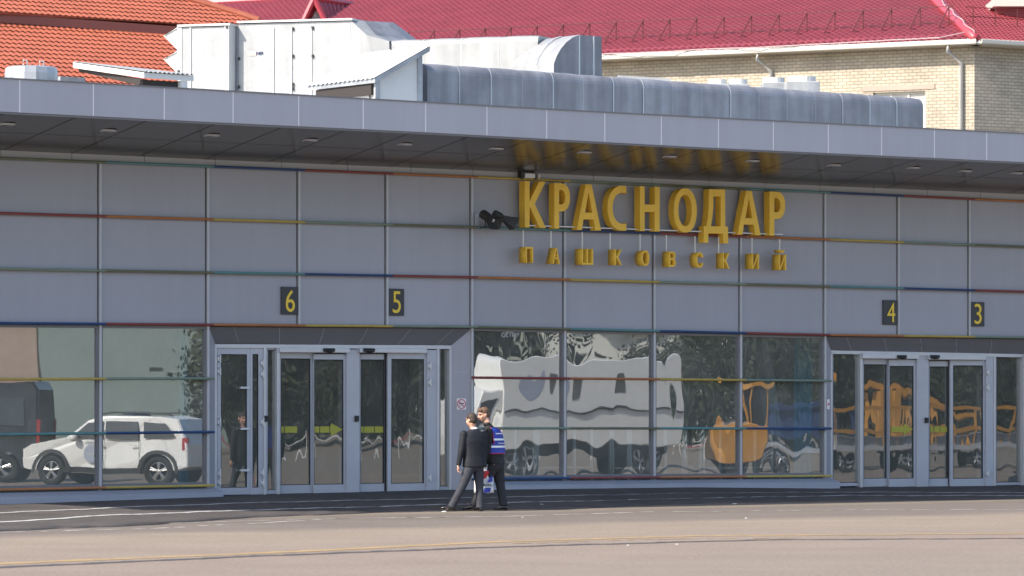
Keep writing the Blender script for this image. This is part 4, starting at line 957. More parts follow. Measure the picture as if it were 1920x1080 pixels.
def frame(origin, ex, slope):   # slope: rise per metre going away from the eave
    ex = ex.normalized(); inn = Vector((0, 0, 1)).cross(ex).normalized()
    if inn.y < 0: inn = -inn
    ey = (inn+Vector((0, 0, slope))).normalized(); nr = ex.cross(ey).normalized()
    if nr.z < 0: nr = -nr
    return origin, ex, ey, nr
def toroof(fr, x, y): o, ex, ey, nr = fr; p = onplane(x, y, o, nr); return ((p-o).dot(ex), (p-o).dot(ey))
# orange roof house, left
oh = empty('orange_roofed_building', T(U(100, -19), -19, 0), 'building with an orange tiled hip roof rising behind the terminal at left', 'building')
fr = frame(T(U(0, -17), -17, Z(0, 190, -17)), A3, .50)
lo = [toroof(fr, x, y) for x, y in ((-420, 150), (-420, -12), (-200, 1), (0, 22), (345, 49), (470, 60), (560, 190), (560, 200), (-420, 200))]
tile_roof('lower_roof', [(p[0], p[1]) for p in lo], *fr, .16, .27, .028, .024, M['otile'], oh)
fr2 = (fr[0]+fr[3]*.22, fr[1], fr[2], fr[3])
up = [toroof(fr2, x, y) for x, y in ((-420, 3), (-420, -160), (-60, -160), (340, 0), (484, 42), (487, 50), (345, 50), (0, 27), (-200, 6))]
tile_roof('upper_roof', up, *fr2, .16, .27, .028, .024, M['otile'], oh)
mb = MB()
L1 = [(-420, -9), (-200, 4), (0, 25.5), (345, 50.5)]
for (xa, ya), (xb, yb) in zip(L1[:-1], L1[1:]):
    a, b = onplane(xa, ya, fr2[0], fr2[3]), onplane(xb, yb, fr2[0], fr2[3]); dn = -fr[2]*.02-Vector((0, 0, .2))
    mb.add([tuple(a), tuple(b), tuple(b+dn), tuple(a+dn)], [(0, 1, 2, 3)])
mb.build('fascia_board', M['obrown'], oh)
mb = MB(); H = [onplane(x, y, fr2[0], fr2[3])+fr2[3]*.04 for x, y in ((-60, -130), (340, -2), (395, 14), (445, 29), (484, 42))]
mb.tube(H, .11, 8); mb.build('hip_ridge', M['otile'], oh)
mb = MB(); a = onplane(484, 42, fr2[0], fr2[3]); b = onplane(-60, -130, fr2[0], fr2[3]); c = a+A3*3-N3*3-Vector((0, 0, .2)); 
mb.add([tuple(a), tuple(b), tuple(b+A3*10-N3*12), tuple(a+A3*.5-N3*9)], [(0, 1, 2, 3)]); mb.build('side_roof', M['otile'], oh)
mb = MB(T); mb.box(U(-420, -18), U(470, -18), -28, -18, 0, 6.9); mb.build('wall', M['tan'], oh)
# red roof building
C0 = Vector((14.8, 124, 0)); dF = Vector((-.894, .447, 0)).normalized(); nF = Vector((-.447, -.894, 0)).normalized()
dS = Vector((.866, .5, 0)).normalized()
rb_ = empty('red_roofed_building', C0, 'pale brick building with a dark red metal hip roof behind the terminal', 'building')
EZ = 13.3
def bm_(name, p0, d, n, parent=rb_):
    def X(q, o, z): return p0+d*q+n*o+Vector((0, 0, z))
    return MB(X)
def brick_mat(d):
    m = bpy.data.materials.new('pale_brick'); m.use_nodes = True; t = m.node_tree; n = t.nodes; L = t.links; b = n['Principled BSDF']; b.inputs['Roughness'].default_value = .85
    g = n.new('ShaderNodeNewGeometry'); dt = n.new('ShaderNodeVectorMath'); dt.operation = 'DOT_PRODUCT'; dt.inputs[1].default_value = tuple(d); L.new(g.outputs['Position'], dt.inputs[0])
    sx = n.new('ShaderNodeSeparateXYZ'); L.new(g.outputs['Position'], sx.inputs[0]); cx = n.new('ShaderNodeCombineXYZ'); L.new(dt.outputs['Value'], cx.inputs[0]); L.new(sx.outputs[2], cx.inputs[1])
    br = n.new('ShaderNodeTexBrick'); br.inputs['Color1'].default_value = (.47, .415, .33, 1); br.inputs['Color2'].default_value = (.40, .35, .275, 1); br.inputs['Mortar'].default_value = (.24, .205, .16, 1)
    br.inputs['Scale'].default_value = 1; br.inputs['Mortar Size'].default_value = .011; br.inputs['Brick Width'].default_value = .27; br.inputs['Row Height'].default_value = .105; br.inputs['Mortar Smooth'].default_value = .3
    L.new(cx.outputs[0], br.inputs['Vector'])
    nz = n.new('ShaderNodeTexNoise'); nz.inputs['Scale'].default_value = 1.2; L.new(g.outputs['Position'], nz.inputs['Vector'])
    mr = n.new('ShaderNodeMapRange'); mr.inputs[1].default_value = .3; mr.inputs[2].default_value = .7; mr.inputs[3].default_value = .86; mr.inputs[4].default_value = 1.1; L.new(nz.outputs['Fac'], mr.inputs[0])
    mx = n.new('ShaderNodeMixRGB'); mx.blend_type = 'MULTIPLY'; mx.inputs[0].default_value = 1; L.new(br.outputs['Color'], mx.inputs[1]); L.new(mr.outputs[0], mx.inputs[2]); L.new(mx.outputs[0], b.inputs['Base Color'])
    bp = n.new('ShaderNodeBump'); bp.inputs['Strength'].default_value = .7; bp.inputs['Distance'].default_value = .02; bp.invert = True; L.new(br.outputs['Fac'], bp.inputs['Height']); L.new(bp.outputs[0], b.inputs['Normal'])
    return m
WI = .45   # eave overhang
wc = C0-nF*WI+Vector((0, 0, 0)); 
QW0, QW1 = 3.0, 4.15  # window along the front, metres from the corner
# front wall with a window opening
def qf(x): # distance along the front for a photo column
    r = ray(x, 0); # intersect with the wall plane
    p0 = C0-nF*WI; t = (p0-CAM).dot(nF)/r.dot(nF); P = CAM+r*t; return (P-p0).dot(dF)
def zf_(x, y): r = ray(x, y); p0 = C0-nF*WI; t = (p0-CAM).dot(nF)/r.dot(nF); return (CAM+r*t).z
mb = bm_('w', C0-nF*WI, dF, nF); q0, q1 = qf(1735), qf(1637); wt = zf_(1690, 172); wb = wt-1.9; qs = qf(1827)
mb.box(qs, q0, -.4, 0, 0, EZ); mb.box(q1, 60, -.4, 0, 0, EZ); mb.box(q0, q1, -.4, 0, wt, EZ); mb.box(q0, q1, -.4, 0, 0, wb); mb.build('front_wall', brick_mat(dF), rb_)
wr = bm_('win', C0-nF*WI, dF, nF); wr.box(q0, q1, -.2, -.12, wb, wb+.07); wr.box(q0, q1, -.2, -.12, wt-.07, wt)
for q in (q0, q0+(q1-q0)*.33, q0+(q1-q0)*.66, q1-.06): wr.box(q, q+.06, -.2, -.12, wb+.07, wt-.07)
wo = wr.build('window', M['white'], rb_); wg = bm_('g', C0-nF*WI, dF, nF); wg.box(q0, q1, -.19, -.17, wb, wt); wg.build('pane', M['pale'], wo)
ln = bm_('l', C0-nF*WI, dF, nF); ln.box(qf(1753), qf(1617), .0, .03, zf_(1690, 169), zf_(1690, 159)); ln.build('lintel', M['tan'], rb_)
sw = bm_('s', C0-nF*WI+dF*qs, dS, nF); dSn = Vector((dS.y, -dS.x, 0)); sw = bm_('s', C0-nF*WI+dF*qs, dS, dSn); sw.box(0, 22, -.4, -.003, 0, EZ); sw.build('side_wall', brick_mat(dS), rb_)
# eaves and gutters
mb = bm_('e', C0, dF, nF); mb.box(-.0, 60, -WI-.1, .06, EZ-.03, EZ+.02); mb.build('eave_board', M['gutter'], rb_)
mb = bm_('e', C0, dF, nF); mb.box(-.05, 60, .06, .20, EZ-.02, EZ+.14); bev(mb.build('gutter', M['gutter'], rb_), .03)
mb = bm_('e', C0, dS, dSn); mb.box(-.0, 22, .12, .26, EZ-.02, EZ+.14); bev(mb.build('gutter', M['gutter'], rb_), .03)
mb = bm_('e', C0, dS, dSn); mb.box(.0, 22, -.5, .12, EZ-.03, EZ+.02); mb.build('eave_board', M['gutter'], rb_)
for xg, low in ((1788, 0), (1432, 0)):
    q = qf(xg); mb = bm_('p', C0-nF*WI, dF, nF); mb.tube([(q, WI+.1, EZ+.02), (q, WI+.1, EZ-.2), (q-.28, .1, EZ-.55), (q-.28, .1, 0)], .065, 10); mb.build('downpipe', M['white'], rb_, smooth=True)
# roof
SL = .273
fr = frame(C0+nF*.14+Vector((0, 0, EZ+.10)), -dF, SL)
DR = 15.6*sqrt(1+SL*SL)
hipdir = 10/(.88*sqrt(1+SL*SL)*10)*.0
# hip foot at (0,0) going back: slope x shift per metre up the slope
def hipx(t): # horizontal inward distance t*cos ; bisector
    d = t/sqrt(1+SL*SL); return -d*(1/tan(R(61.5)))
poly = [(0.1, 0), (hipx(DR), DR), (-62, DR), (-62, 0)]
tile_roof('main_roof', poly, *fr, .25, .35, .075, .012, M['red'], rb_, 5)
fs_ = frame(C0+dSn*.2+Vector((0, 0, EZ+.10)), dS, SL)
poly = [(-.1, 0), (-hipx(DR), DR), (24, DR), (24, 0)]
tile_roof('side_roof', poly, *fs_, .19, .35, .03, .03, M['red'], rb_, 5)
hp = [fr[0]+fr[1]*hipx(t)+fr[2]*t+fr[3]*.06 for t in (0, 3, 6, 10, DR)]
mb = MB(); mb.tube(hp, .16, 8); mb.build('hip_ridge', M['redr'], rb_, smooth=True)
mb = MB(); mb.tube([fr[0]+fr[1]*q+fr[2]*DR+fr[3]*.06 for q in (hipx(DR), -30, -62)], .13, 8); mb.build('ridge', M['redr'], rb_)
mb = MB(); a, b = fr[0]+fr[1]*hipx(DR)+fr[2]*DR, fr[0]-fr[1]*62+fr[2]*DR; q = -nF*14-Vector((0, 0, 4)); mb.add([tuple(a), tuple(b), tuple(b+q), tuple(a+q)], [(0, 1, 2, 3)]); mb.build('rear_roof', M['red'], rb_)
# flat flashing band above the eave, snow guard, cable
def rp(x, y, off=0.): return onplane(x, y, fr[0]+fr[3]*off, fr[3])
def onroof(q, t, off=0.): return fr[0]+fr[1]*q+fr[2]*t+fr[3]*off
mb = MB(); ta = toroof(fr, 1180, 97)[1]; tb = ta+.45
vs = []
for i in range(31):
    q = -62+62*i/30; vs += [tuple(onroof(min(q, hipx(tb)), ta, .05)), tuple(onroof(min(q, hipx(tb)), tb, .05))]
mb.add(vs, [(2*i, 2*i+2, 2*i+3, 2*i+1) for i in range(30)]); mb.build('flashing_band', M['red'], rb_)
sg = empty('snow_guard', onroof(-10, 1.5), 'thin reddish-brown snow guard fence along the lower red roof', 'railing')
tg = toroof(fr, 1400, 66)[1]; tq = toroof(fr, 1768, 55)[0]
zt_ = .62
for i in range(26):
    q = tq-1.0*i; mb = MB(); p = onroof(q, tg, .03); top = p+Vector((0, 0, zt_)); mb.tube([tuple(p), tuple(top)], .022, 5); mb.build('post', M['redfence'], sg)
    mb = MB(); f = onroof(q-.1, tg-.85, .03); mb.tube([tuple(top), tuple(f)], .024, 5); mb.tube([tuple(f), tuple(p)], .014, 5); mb.build('brace', M['redfence'], sg)
for h_ in (.62, .3, .1):
    mb = MB(); mb.tube([tuple(onroof(tq+.2, tg, .03)+Vector((0, 0, h_))), tuple(onroof(tq-26, tg, .03)+Vector((0, 0, h_)))], .012 if h_ < .6 else .016, 5); mb.build('bar', M['redfence'], sg)
sg2 = empty('snow_guard', C0+Vector((3, 2, EZ+1)), 'dark snow guard fence on the shaded right slope of the red roof', 'railing')
for i in range(7):
    q = -hipx(3.0)+.9*i+.3; p = fs_[0]+fs_[1]*q+fs_[2]*3.0+fs_[3]*.03; mb = MB(); mb.tube([tuple(p), tuple(p+Vector((0, 0, .6)))], .02, 5); mb.build('post', M['redfence'], sg2)
for h_ in (.6, .3):
    p = fs_[0]+fs_[1]*(-hipx(3.0))+fs_[2]*3.0+Vector((0, 0, h_)); mb = MB(); mb.tube([tuple(p), tuple(p+fs_[1]*7)], .016, 5); mb.build('bar', M['redfence'], sg2)
def cable(pts, lab, base_off=.09, r=.016):
    n = 60; P = []
    for i in range(n+1):
        x = pts[0][0]+(pts[-1][0]-pts[0][0])*i/n; y = lerp(pts, x)+wob(x, 2)*.5; P.append(tuple(rp(x, y, base_off)))
    mb = MB(); mb.tube(P, r, 5); tag(mb.build('cable', M['cable'], base=P[0]), lab, 'cable')
cable([(1000, 110), (1140, 101), (1250, 97), (1330, 92), (1420, 89), (1500, 85), (1640, 77), (1760, 71), (1815, 59)], 'pale cable running along the red roof just above the eave')
cable([(1460, 22), (1600, -8)], 'short pale cable lying higher on the red roof') if False else None
hp2 = [fr[0]+fr[1]*hipx(t)+fr[2]*t+fr[3]*.24+Vector((.05*sin(t*3), 0, 0)) for t in [i*.4 for i in range(0, 22)]]
mb = MB(); mb.tube(hp2, .012, 5); tag(mb.build('cable', M['cable'], base=hp2[0]), 'pale cable running up the hip ridge of the red roof', 'cable')
# gable dormer at left
gd = rb_
gy = toroof(fr, 588, 38); ap = rp(588, 2); 
bl, br_ = rp(570, 40), rp(610, 40); ap = atY(590, 2, bl.y-.0)
bl = atY(570, 42, bl.y); br_ = atY(612, 42, bl.y)
mb = MB(); mb.add([tuple(bl), tuple(br_), tuple(ap)], [(0, 1, 2)]); mb.prism([tuple(bl), tuple(br_), tuple(ap)], (0, .1, 0)); dg_ = mb.build('dormer', M['white'], rb_)
c = (bl+br_+ap)/3; mb = MB(); mb.prism([tuple(c+(p-c)*.42+Vector((0, -.03, -.02))) for p in (bl, br_, ap)], (0, .025, 0)); mb.build('triangle_frame', M['galv'], dg_)
mb = MB(); mb.prism([tuple(c+(p-c)*.22+Vector((0, -.05, -.02))) for p in (bl, br_, ap)], (0, .03, 0)); mb.build('triangle_light', M['white'], dg_)
back_ = ap-nF*6; bd = Vector((.447, .894, 0)); 
a1 = ap+Vector((0, -.4, .06)); r1 = atY(716, 17, ap.y+6); rlow = atY(690, 40, ap.y+1.5); lo1 = br_+Vector((.1, -.4, -.25)); ll = bl+Vector((-.12, -.4, -.25))
def slabtri(pts, name, m, th=.08):
    mb = MB(); mb.prism([tuple(p) for p in pts], (0, 0, -th)); return mb.build(name, m, dg_)
# right slope with corrugation
mb = MB(); vs = []; n = 60
for i in range(n+1):
    t = i/n
    for j in range(2):
        p = (a1+(r1-a1)*t) if j == 0 else (lo1+(rlow-lo1)*t)
        vs.append(tuple(p+Vector((0, 0, .05*cos(t*2*pi*15)))))
mb.add(vs, [(2*i, 2*i+2, 2*i+3, 2*i+1) for i in range(n)]); mb.build('dormer_roof', M['red'], dg_)
mb = MB(); lb_ = ll+(rlow-lo1); mb.add([tuple(a1), tuple(r1), tuple(lb_), tuple(ll)], [(0, 1, 2, 3)]); mb.build('dormer_roof', M['red'], dg_)
for p, q in ((a1, lo1), (a1, ll), (a1, r1)):
    mb = MB(); mb.tube([tuple(p), tuple(q)], .11, 6); mb.build('verge_trim', M['redr'], dg_)
# dormer at the top right corner
p0 = atY(1868, 6, 131); mb = MB(); mb.box(p0.x, p0.x+5, 131, 133, p0.z-1.2, p0.z-.15); d3 = mb.build('dormer_wall', M['red'], rb_)
mb = MB(); mb.box(p0.x-.15, p0.x+5, 130.5, 133, p0.z-.15, p0.z+.1); mb.build('dormer_eave', M['gutter'], d3)
# ---------------------------------------------------------------- what the glass mirrors: the apron side, out of frame to the right
def mirror(P): P = Vector(P); d = (P-O3).dot(N3); return P-N3*(2*d)
def mdir(d): d = Vector(d); return d-N3*(2*d.dot(N3))
def seen(x, Zv): return mirror(Vector(((x-960)/F*Zv, Zv, 0)))      # ground point whose mirror image shows at column x
def carframe(x, Zv, heading):      # heading: mirrored-image direction of the car's nose, degrees from the picture plane, pointing left
    c = seen(x, Zv); h = radians_(heading); d = mdir((-cos(h), -sin(h), 0)); d.normalize(); s = Vector((-d.y, d.x, 0)); return c, d, s
radians_ = R
def CF(c, d, s): return lambda x, y, z: c+d*x+s*y+Vector((0, 0, z))
def wheel(parent, xf, x, y, r, w, rimm='rim'):
    sgn = 1 if y > 0 else -1
    def ring(prof, m, name, par):
        mb = MB(xf); n = 28; vs = []
        for (rr, yy) in prof:
            for k in range(n): t = 2*pi*k/n; vs.append((x+rr*cos(t), y+sgn*yy, r+rr*sin(t)))
        mb.add(vs, [(i*n+k, i*n+(k+1) % n, (i+1)*n+(k+1) % n, (i+1)*n+k) for i in range(len(prof)-1) for k in range(n)]); return mb.build(name, m, par, smooth=True)
    wh = ring([(r*.62, -w), (r*.97, -w), (r, -w*.8), (r, -.02), (r*.97, 0), (r*.66, .0), (r*.62, -.03)], M['tyre'], 'wheel', parent)
    ring([(r*.63, -.02), (r*.58, -.03), (r*.55, -.06), (.02, -.10)], M['trim'], 'hub', wh)
    mb = MB(xf)
    for k in range(5):
        t = 2*pi*k/5+.3
        for q in (-.13, .13):
            a = (x+.05*cos(t), y-sgn*.02, r+.05*sin(t)); b = (x+r*.6*cos(t+q), y-sgn*.025, r+r*.6*sin(t+q)); mb.tube([a, b], [.03, .022], 6)
    n = 28
    vs = []
    for rr, yy in ((r*.64, -.015), (r*.60, -.005), (r*.57, -.03)):
        for k in range(n): t = 2*pi*k/n; vs.append((x+rr*cos(t), y+sgn*yy, r+rr*sin(t)))
    mb.add(vs, [(i*n+k, i*n+(k+1) % n, (i+1)*n+(k+1) % n, (i+1)*n+k) for i in range(2) for k in range(n)])
    mb.ell((x, y-sgn*.02, r), .06, .03, .06)
    mb.build('rim', M[rimm], wh, smooth=False)
def arch(xc, r, a0=180, a1=0, n=10): return [(xc+r*cos(R(a0+(a1-a0)*i/n)), .34+r*sin(R(a0+(a1-a0)*i/n))) for i in range(n+1)]
def shell(xf, poly, hw, name, m, parent):
    """side outline (x, z) swept across the car, rounded in towards the sides; hw(z) = half width"""
    mb = MB(xf); n = len(poly); vs = []; st = [(-1, .0), (-.985, .03), (-.94, .055), (.94, .055), (.985, .03), (1, 0)]
    cx = sum(p[0] for p in poly)/n; cz = sum(p[1] for p in poly)/n
    for s, g in st:
        for (x, z) in poly:
            dx, dz = x-cx, z-cz; L = sqrt(dx*dx+dz*dz) or 1; k = (g-.055)/L
            vs.append((x+dx*k, s*hw(z), z+dz*k))
    fs = [tuple(range(n)), tuple(range(5*n, 6*n))]+[(i*n+j, i*n+(j+1) % n, (i+1)*n+(j+1) % n, (i+1)*n+j) for i in range(5) for j in range(n)]
    mb.add(vs, fs); return mb.build(name, m, parent)
def sidepanel(xf, poly, hw, off, name, m, parent, sides=(1, -1)):
    for s in sides:
        mb = MB(xf); mb.add([(x, s*(hw(z)+off), z) for x, z in poly], [tuple(range(len(poly)))]); o = mb.build(name, m, parent)
    return o
# white SUV
c, d, s = carframe(231, 89.5, -20); xf = CF(c, d, s)
suv = empty('white_suv', c, 'white SUV with black wheel arches and blue door emblem, mirrored in the leftmost windows', 'car')
hw = lambda z: .90-max(0, z-.95)*.22-max(0, .45-z)*.15
body = [(2.12, .42), (2.14, .62), (2.06, .86), (1.85, .98), (.98, 1.09), (.45, 1.50), (.2, 1.58), (-1.3, 1.60), (-1.75, 1.52), (-2.02, 1.08), (-2.10, .95), (-2.12, .45), (-1.78, .40)]+arch(-1.33, .43, 172, 8)+[(-.85, .30), (.85, .30)]+arch(1.34, .43, 172, 8)[::1]+[(1.9, .36)]
body = [(2.12, .42), (2.14, .62), (2.06, .86), (1.85, .98), (.98, 1.09), (.45, 1.50), (.2, 1.58), (-1.3, 1.60), (-1.75, 1.52), (-2.02, 1.08), (-2.10, .95), (-2.12, .45), (-1.80, .36)]+arch(-1.33, .43, 176, 4)+[(-.86, .28), (.86, .28)]+arch(1.34, .43, 176, 4)+[(1.82, .36)]
shell(xf, body, hw, 'body', M['carw'], suv)
for xc in (-1.33, 1.34):
    for sy in (1, -1):
        mb = MB(xf); P = []; 
        for i in range(13): a = R(185-190*i/12); P += [(xc+.50*cos(a), sy*(.905), .34+.50*sin(a)), (xc+.42*cos(a), sy*(.915), .34+.42*sin(a))]
        mb.add(P, [(2*i, 2*i+2, 2*i+3, 2*i+1) for i in range(12)]); mb.build('wheel_arch', M['trim'], suv)
        wheel(suv, xf, xc, sy*.86, .345, .22)
for poly in ([(.86, 1.08), (.42, 1.44), (.05, 1.46), (.02, 1.07)], [(-.04, 1.07), (-.0, 1.46), (-.80, 1.47), (-.86, 1.08)], [(-1.0, 1.10), (-.96, 1.46), (-1.45, 1.44), (-1.72, 1.12)]): sidepanel(xf, poly, hw, .012, 'side_window', M['cglass'], suv)
sidepanel(xf, [(1.0, .30), (1.0, .42), (-.95, .42), (-.95, .30)], hw, .012, 'sill', M['trim'], suv)
for xx in (.0, -.9): sidepanel(xf, [(xx, .44), (xx+.012, .44), (xx+.03, 1.06), (xx+.018, 1.06)], hw, .008, 'door_gap', M['trim'], suv)
for xx in (.12, -.74):
    for sy in (1, -1): mb = MB(xf); mb.box(xx-.09, xx+.09, sy*.90-.02, sy*.90+.03*sy, .93, .965); mb.build('door_handle', M['carw'], suv)
for sy in (1, -1):
    mb = MB(xf); mb.tube([(.25, sy*.68, 1.62), (-.2, sy*.68, 1.67), (-1.4, sy*.68, 1.66), (-1.55, sy*.68, 1.60)], .022, 6); mb.build('roof_bar', M['trim'], suv)
    mb = MB(xf); mb.ell((.72, sy*1.0, 1.08), .1, .10, .09); mb.build('wing_mirror', M['carw'], suv, smooth=True)
    mb = MB(xf); mb.box(-2.08, -1.93, sy*.84-.06*sy, sy*.885, .82, 1.10); mb.build('tail_lamp', M['lred'], suv)
    mb = MB(xf); mb.box(1.92, 2.12, sy*.55, sy*.84, .70, .86); mb.build('headlight', M['hinge'], suv)
mb = MB(xf); mb.add([(.97, -.62, 1.11), (.97, .62, 1.11), (.47, .55, 1.505), (.47, -.55, 1.505)], [(0, 1, 2, 3)]); mb.build('windscreen', M['cglass'], suv)
mb = MB(xf); mb.box(-.55, -.42, -.5, .5, 1.6, 1.69); mb.build('beacon_bar', M['bluep'], suv)
for sy in (1, -1):
    mb = MB(xf); n = 24; mb.add([(.30+.2*cos(2*pi*k/n), sy*.913, .72+.2*sin(2*pi*k/n)) for k in range(n)], [tuple(range(n))]); em = mb.build('door_emblem', M['bluepale'], suv)
    mb = MB(xf); [mb.box(.18+.05*i, .21+.05*i, sy*.915, sy*.918, .70, .74) for i in range(5)]; mb.build('emblem_band', M['white'], em)
    mb = MB(xf); mb.box(.12, .46, sy*.915, sy*.917, .955, .968); mb.box(.15, .43, sy*.915, sy*.917, .98, .99); mb.build('emblem_caption', M['bluep'], em)
# dark van
c, d, s = carframe(-112, 94, -5); xf = CF(c, d, s)
van = empty('dark_van', c, 'tall dark grey panel van, mirrored at the left edge of the leftmost window', 'van')
hv = lambda z: 1.0-max(0, z-1.2)*.08
vb_ = [(2.55, .40), (2.6, .8), (2.3, 1.15), (1.7, 1.3), (1.0, 2.1), (.6, 2.35), (-2.5, 2.4), (-2.62, 2.2), (-2.65, .4), (-2.25, .34)]+arch(-1.75, .44, 176, 4)+[(-1.2, .28), (1.25, .28)]+arch(1.72, .44, 176, 4)+[(2.25, .36)]
shell(xf, vb_, hv, 'body', M['card'], van)
for xc in (-1.75, 1.72):
    for sy in (1, -1): wheel(van, xf, xc, sy*.95, .34, .24)
sidepanel(xf, [(1.4, 1.35), (.95, 1.95), (.3, 2.0), (.3, 1.35)], hv, .012, 'side_window', M['cglass'], van)
sidepanel(xf, [(.0, 1.35), (.0, 2.0), (-2.3, 2.02), (-2.35, 1.35)], hv, .012, 'side_window', M['cglass'], van)
for sy in (1, -1):
    mb = MB(xf); mb.box(-2.66, -2.6, sy*.95-.12*sy, sy*.98, .9, 1.5); mb.build('tail_lamp', M['lred'], van)
    mb = MB(xf); mb.box(-.3, -.1, sy*1.0-.02, sy*1.0+.03*sy, 1.05, 1.1); mb.build('door_handle', M['trim'], van)
# white high-loader box truck
c, d, s = carframe(1072, 103, 22); xf = CF(c, d, s)
tr_ = empty('white_box_truck', c, 'white rounded box truck with two dark windows, mirrored in the middle windows', 'truck')
ht = lambda z: 1.2
P = []
def rr(x0, x1, z0, z1, r, n=5):
    o = []
    for cx, cz, a in ((x1-r, z1-r, 0), (x0+r, z1-r, 90), (x0+r, z0+r, 180), (x1-r, z0+r, 270)):
        for i in range(n+1): t = R(a+90*i/n); o.append((cx+r*cos(t), cz+r*sin(t)))
    return o
shell(xf, rr(-2.6, 2.5, .78, 3.05, .34), ht, 'box_body', M['carw'], tr_)
for a, b in ((.12, .66), (-1.28, -.72)): sidepanel(xf, rr(a, b, 1.95, 2.55, .07, 3), ht, .012, 'side_window', M['truckwin'], tr_)
for sy in (1, -1):
    mb = MB(xf); n = 24; mb.add([(1.5+.3*cos(2*pi*k/n), sy*1.215, 2.35+.28*sin(2*pi*k/n)) for k in range(n)], [tuple(range(n))]); mb.build('side_emblem', M['bluepale'], tr_)
    for xc in (-1.6, 1.7): wheel(tr_, xf, xc, sy*1.05, .42, .28)
    mb = MB(xf); mb.tube([(2.4, sy*1.23, 1.55), (1.0, sy*1.23, 1.72), (-.6, sy*1.23, 1.60), (-2.5, sy*1.23, 1.7)], .025, 5); mb.build('hose', M['trim'], tr_)
mb = MB(xf); mb.box(-2.5, 2.5, -.5, .5, .5, .8); mb.build('chassis', M['trim'], tr_)
shell(xf, [(2.5, .5), (3.3, .5), (3.4, 1.1), (3.3, 1.9), (3.0, 2.3), (2.5, 2.3)], lambda z: 1.1, 'cab', M['carw'], tr_)
sidepanel(xf, [(2.65, 1.4), (3.25, 1.4), (3.1, 2.0), (2.65, 2.05)], lambda z: 1.1, .012, 'side_window', M['cglass'], tr_)
# yellow tow tractor
c, d, s = carframe(1400, 104, 10); xf = (lambda g: lambda x, y, z: g(x*.50, y*.9, z*.97))(CF(c, d, s))
tg_ = empty('yellow_tow_tractor', c, 'orange-yellow tow tractor with tall cab, mirrored in the fourth middle window', 'tractor')
shell(xf, [(1.5, .45), (1.5, 1.25), (.5, 1.35), (-1.3, 1.3), (-1.3, .45)], lambda z: .8, 'body', M['orangep'], tg_)
mb = MB(xf)
for xx in (-1.15, .35):
    for yy in (-.7, .7): mb.box(xx-.09, xx+.09, yy-.06, yy+.06, 1.3, 2.45)
mb.build('cab_pillar', M['orangep'], tg_)
mb = MB(xf); mb.box(-1.35, .55, -.85, .85, 2.42, 2.58); mb.build('cab_roof', M['orangep'], tg_)
mb = MB(xf)
for yy in (-.68, .68): mb.box(-1.05, .25, yy-.01, yy+.01, 1.35, 2.4)
mb.build('cab_glass', M['cglass'], tg_)
for xc in (-.85, 1.0):
    for sy in (1, -1): wheel(tg_, xf, xc, sy*.78, .42, .25, 'trim')
# baggage carts with yellow rails
def cart(x, Zv, hd, lab, top='orangep', load=True):
    c, d, s = carframe(x, Zv, hd); xf = CF(c, d, s); e = empty('baggage_cart', c, lab, 'cart', 'baggage carts mirrored in the glass')
    mb = MB(xf); mb.box(-1.3, 1.3, -.7, .7, .55, .68); mb.build('deck', M['hinge'], e)
    for xx in (-1.28, -.64, 0, .64, 1.28):
        for yy in (-.68, .68): mb = MB(xf); mb.tube([(xx, yy, .68), (xx, yy, 1.75)], .028, 6); mb.build('rail_post', M[top], e)
    for zz in (1.1, 1.75):
        mb = MB(xf)
        for yy in (-.68, .68): mb.box(-1.3, 1.3, yy-.03, yy+.03, zz-.05, zz+.05)
        mb.build('side_rail', M[top], e)
    for xc in (-.95, .95):
        for sy in (1, -1): wheel(e, xf, xc, sy*.6, .26, .12)
    mb = MB(xf); mb.tube([(1.3, 0, .5), (2.0, 0, .45)], .03, 6); mb.build('drawbar', M['trim'], e)
    if load: mb = MB(xf); mb.box(-1.1, 1.1, -.55, .55, .68, .95); mb.build('load', M['galv'], e)
    return e, xf
cart(1655, 108, 15, 'yellow-railed baggage cart mirrored in the glass of the first right-hand sliding doors')
cart(1790, 110, 15, 'yellow-railed baggage cart mirrored beside the post of the right-hand doors')
cart(1905, 112, 15, 'yellow-railed baggage cart mirrored at the far right side window')
e, xf = cart(1512, 110, 15, 'baggage cart under a blue tarpaulin mirrored at the right end of the middle windows', 'bluep', False)
mb = MB(xf); n = 10; vs = []
for i in range(n+1):
    x = -1.35+2.7*i/n; z = 1.75+.10*sin(i*1.9)
    vs += [(x, -.75, .95), (x, -.55, z), (x, .55, z), (x, .75, .95)]
mb.add(vs, [(4*i+j, 4*i+j+1, 4*i+j+5, 4*i+j+4) for i in range(n) for j in range(3)]+[(0, 1, 2, 3), (4*n, 4*n+1, 4*n+2, 4*n+3)]); mb.build('tarpaulin', M['bluep'], e)
c, d, s = carframe(1735, 140, 10); xf = (lambda g: lambda x, y, z: g(x*.7, y, z*.9))(CF(c, d, s))
bl_ = empty('belt_loader', c, 'orange-yellow belt loader with raised conveyor mirrored in the right-hand doors', 'loader')
shell(xf, [(2.0, .4), (2.0, 1.2), (-2.0, 1.2), (-2.0, .4)], lambda z: .9, 'body', M['orangep'], bl_)
mb = MB(xf); mb.hexa([(-3, -.4, 1.3), (3, -.4, 3.0), (3, .4, 3.0), (-3, .4, 1.3)], [(-3, -.4, 1.5), (3, -.4, 3.25), (3, .4, 3.25), (-3, .4, 1.5)]); mb.build('conveyor', M['orangep'], bl_)
mb = MB(xf); mb.box(.9, 1.9, -.8, .8, 1.2, 2.6); mb.build('cab', M['orangep'], bl_)
for xc in (-1.3, 1.3):
    for sy in (1, -1): wheel(bl_, xf, xc, sy*.88, .4, .25, 'trim')
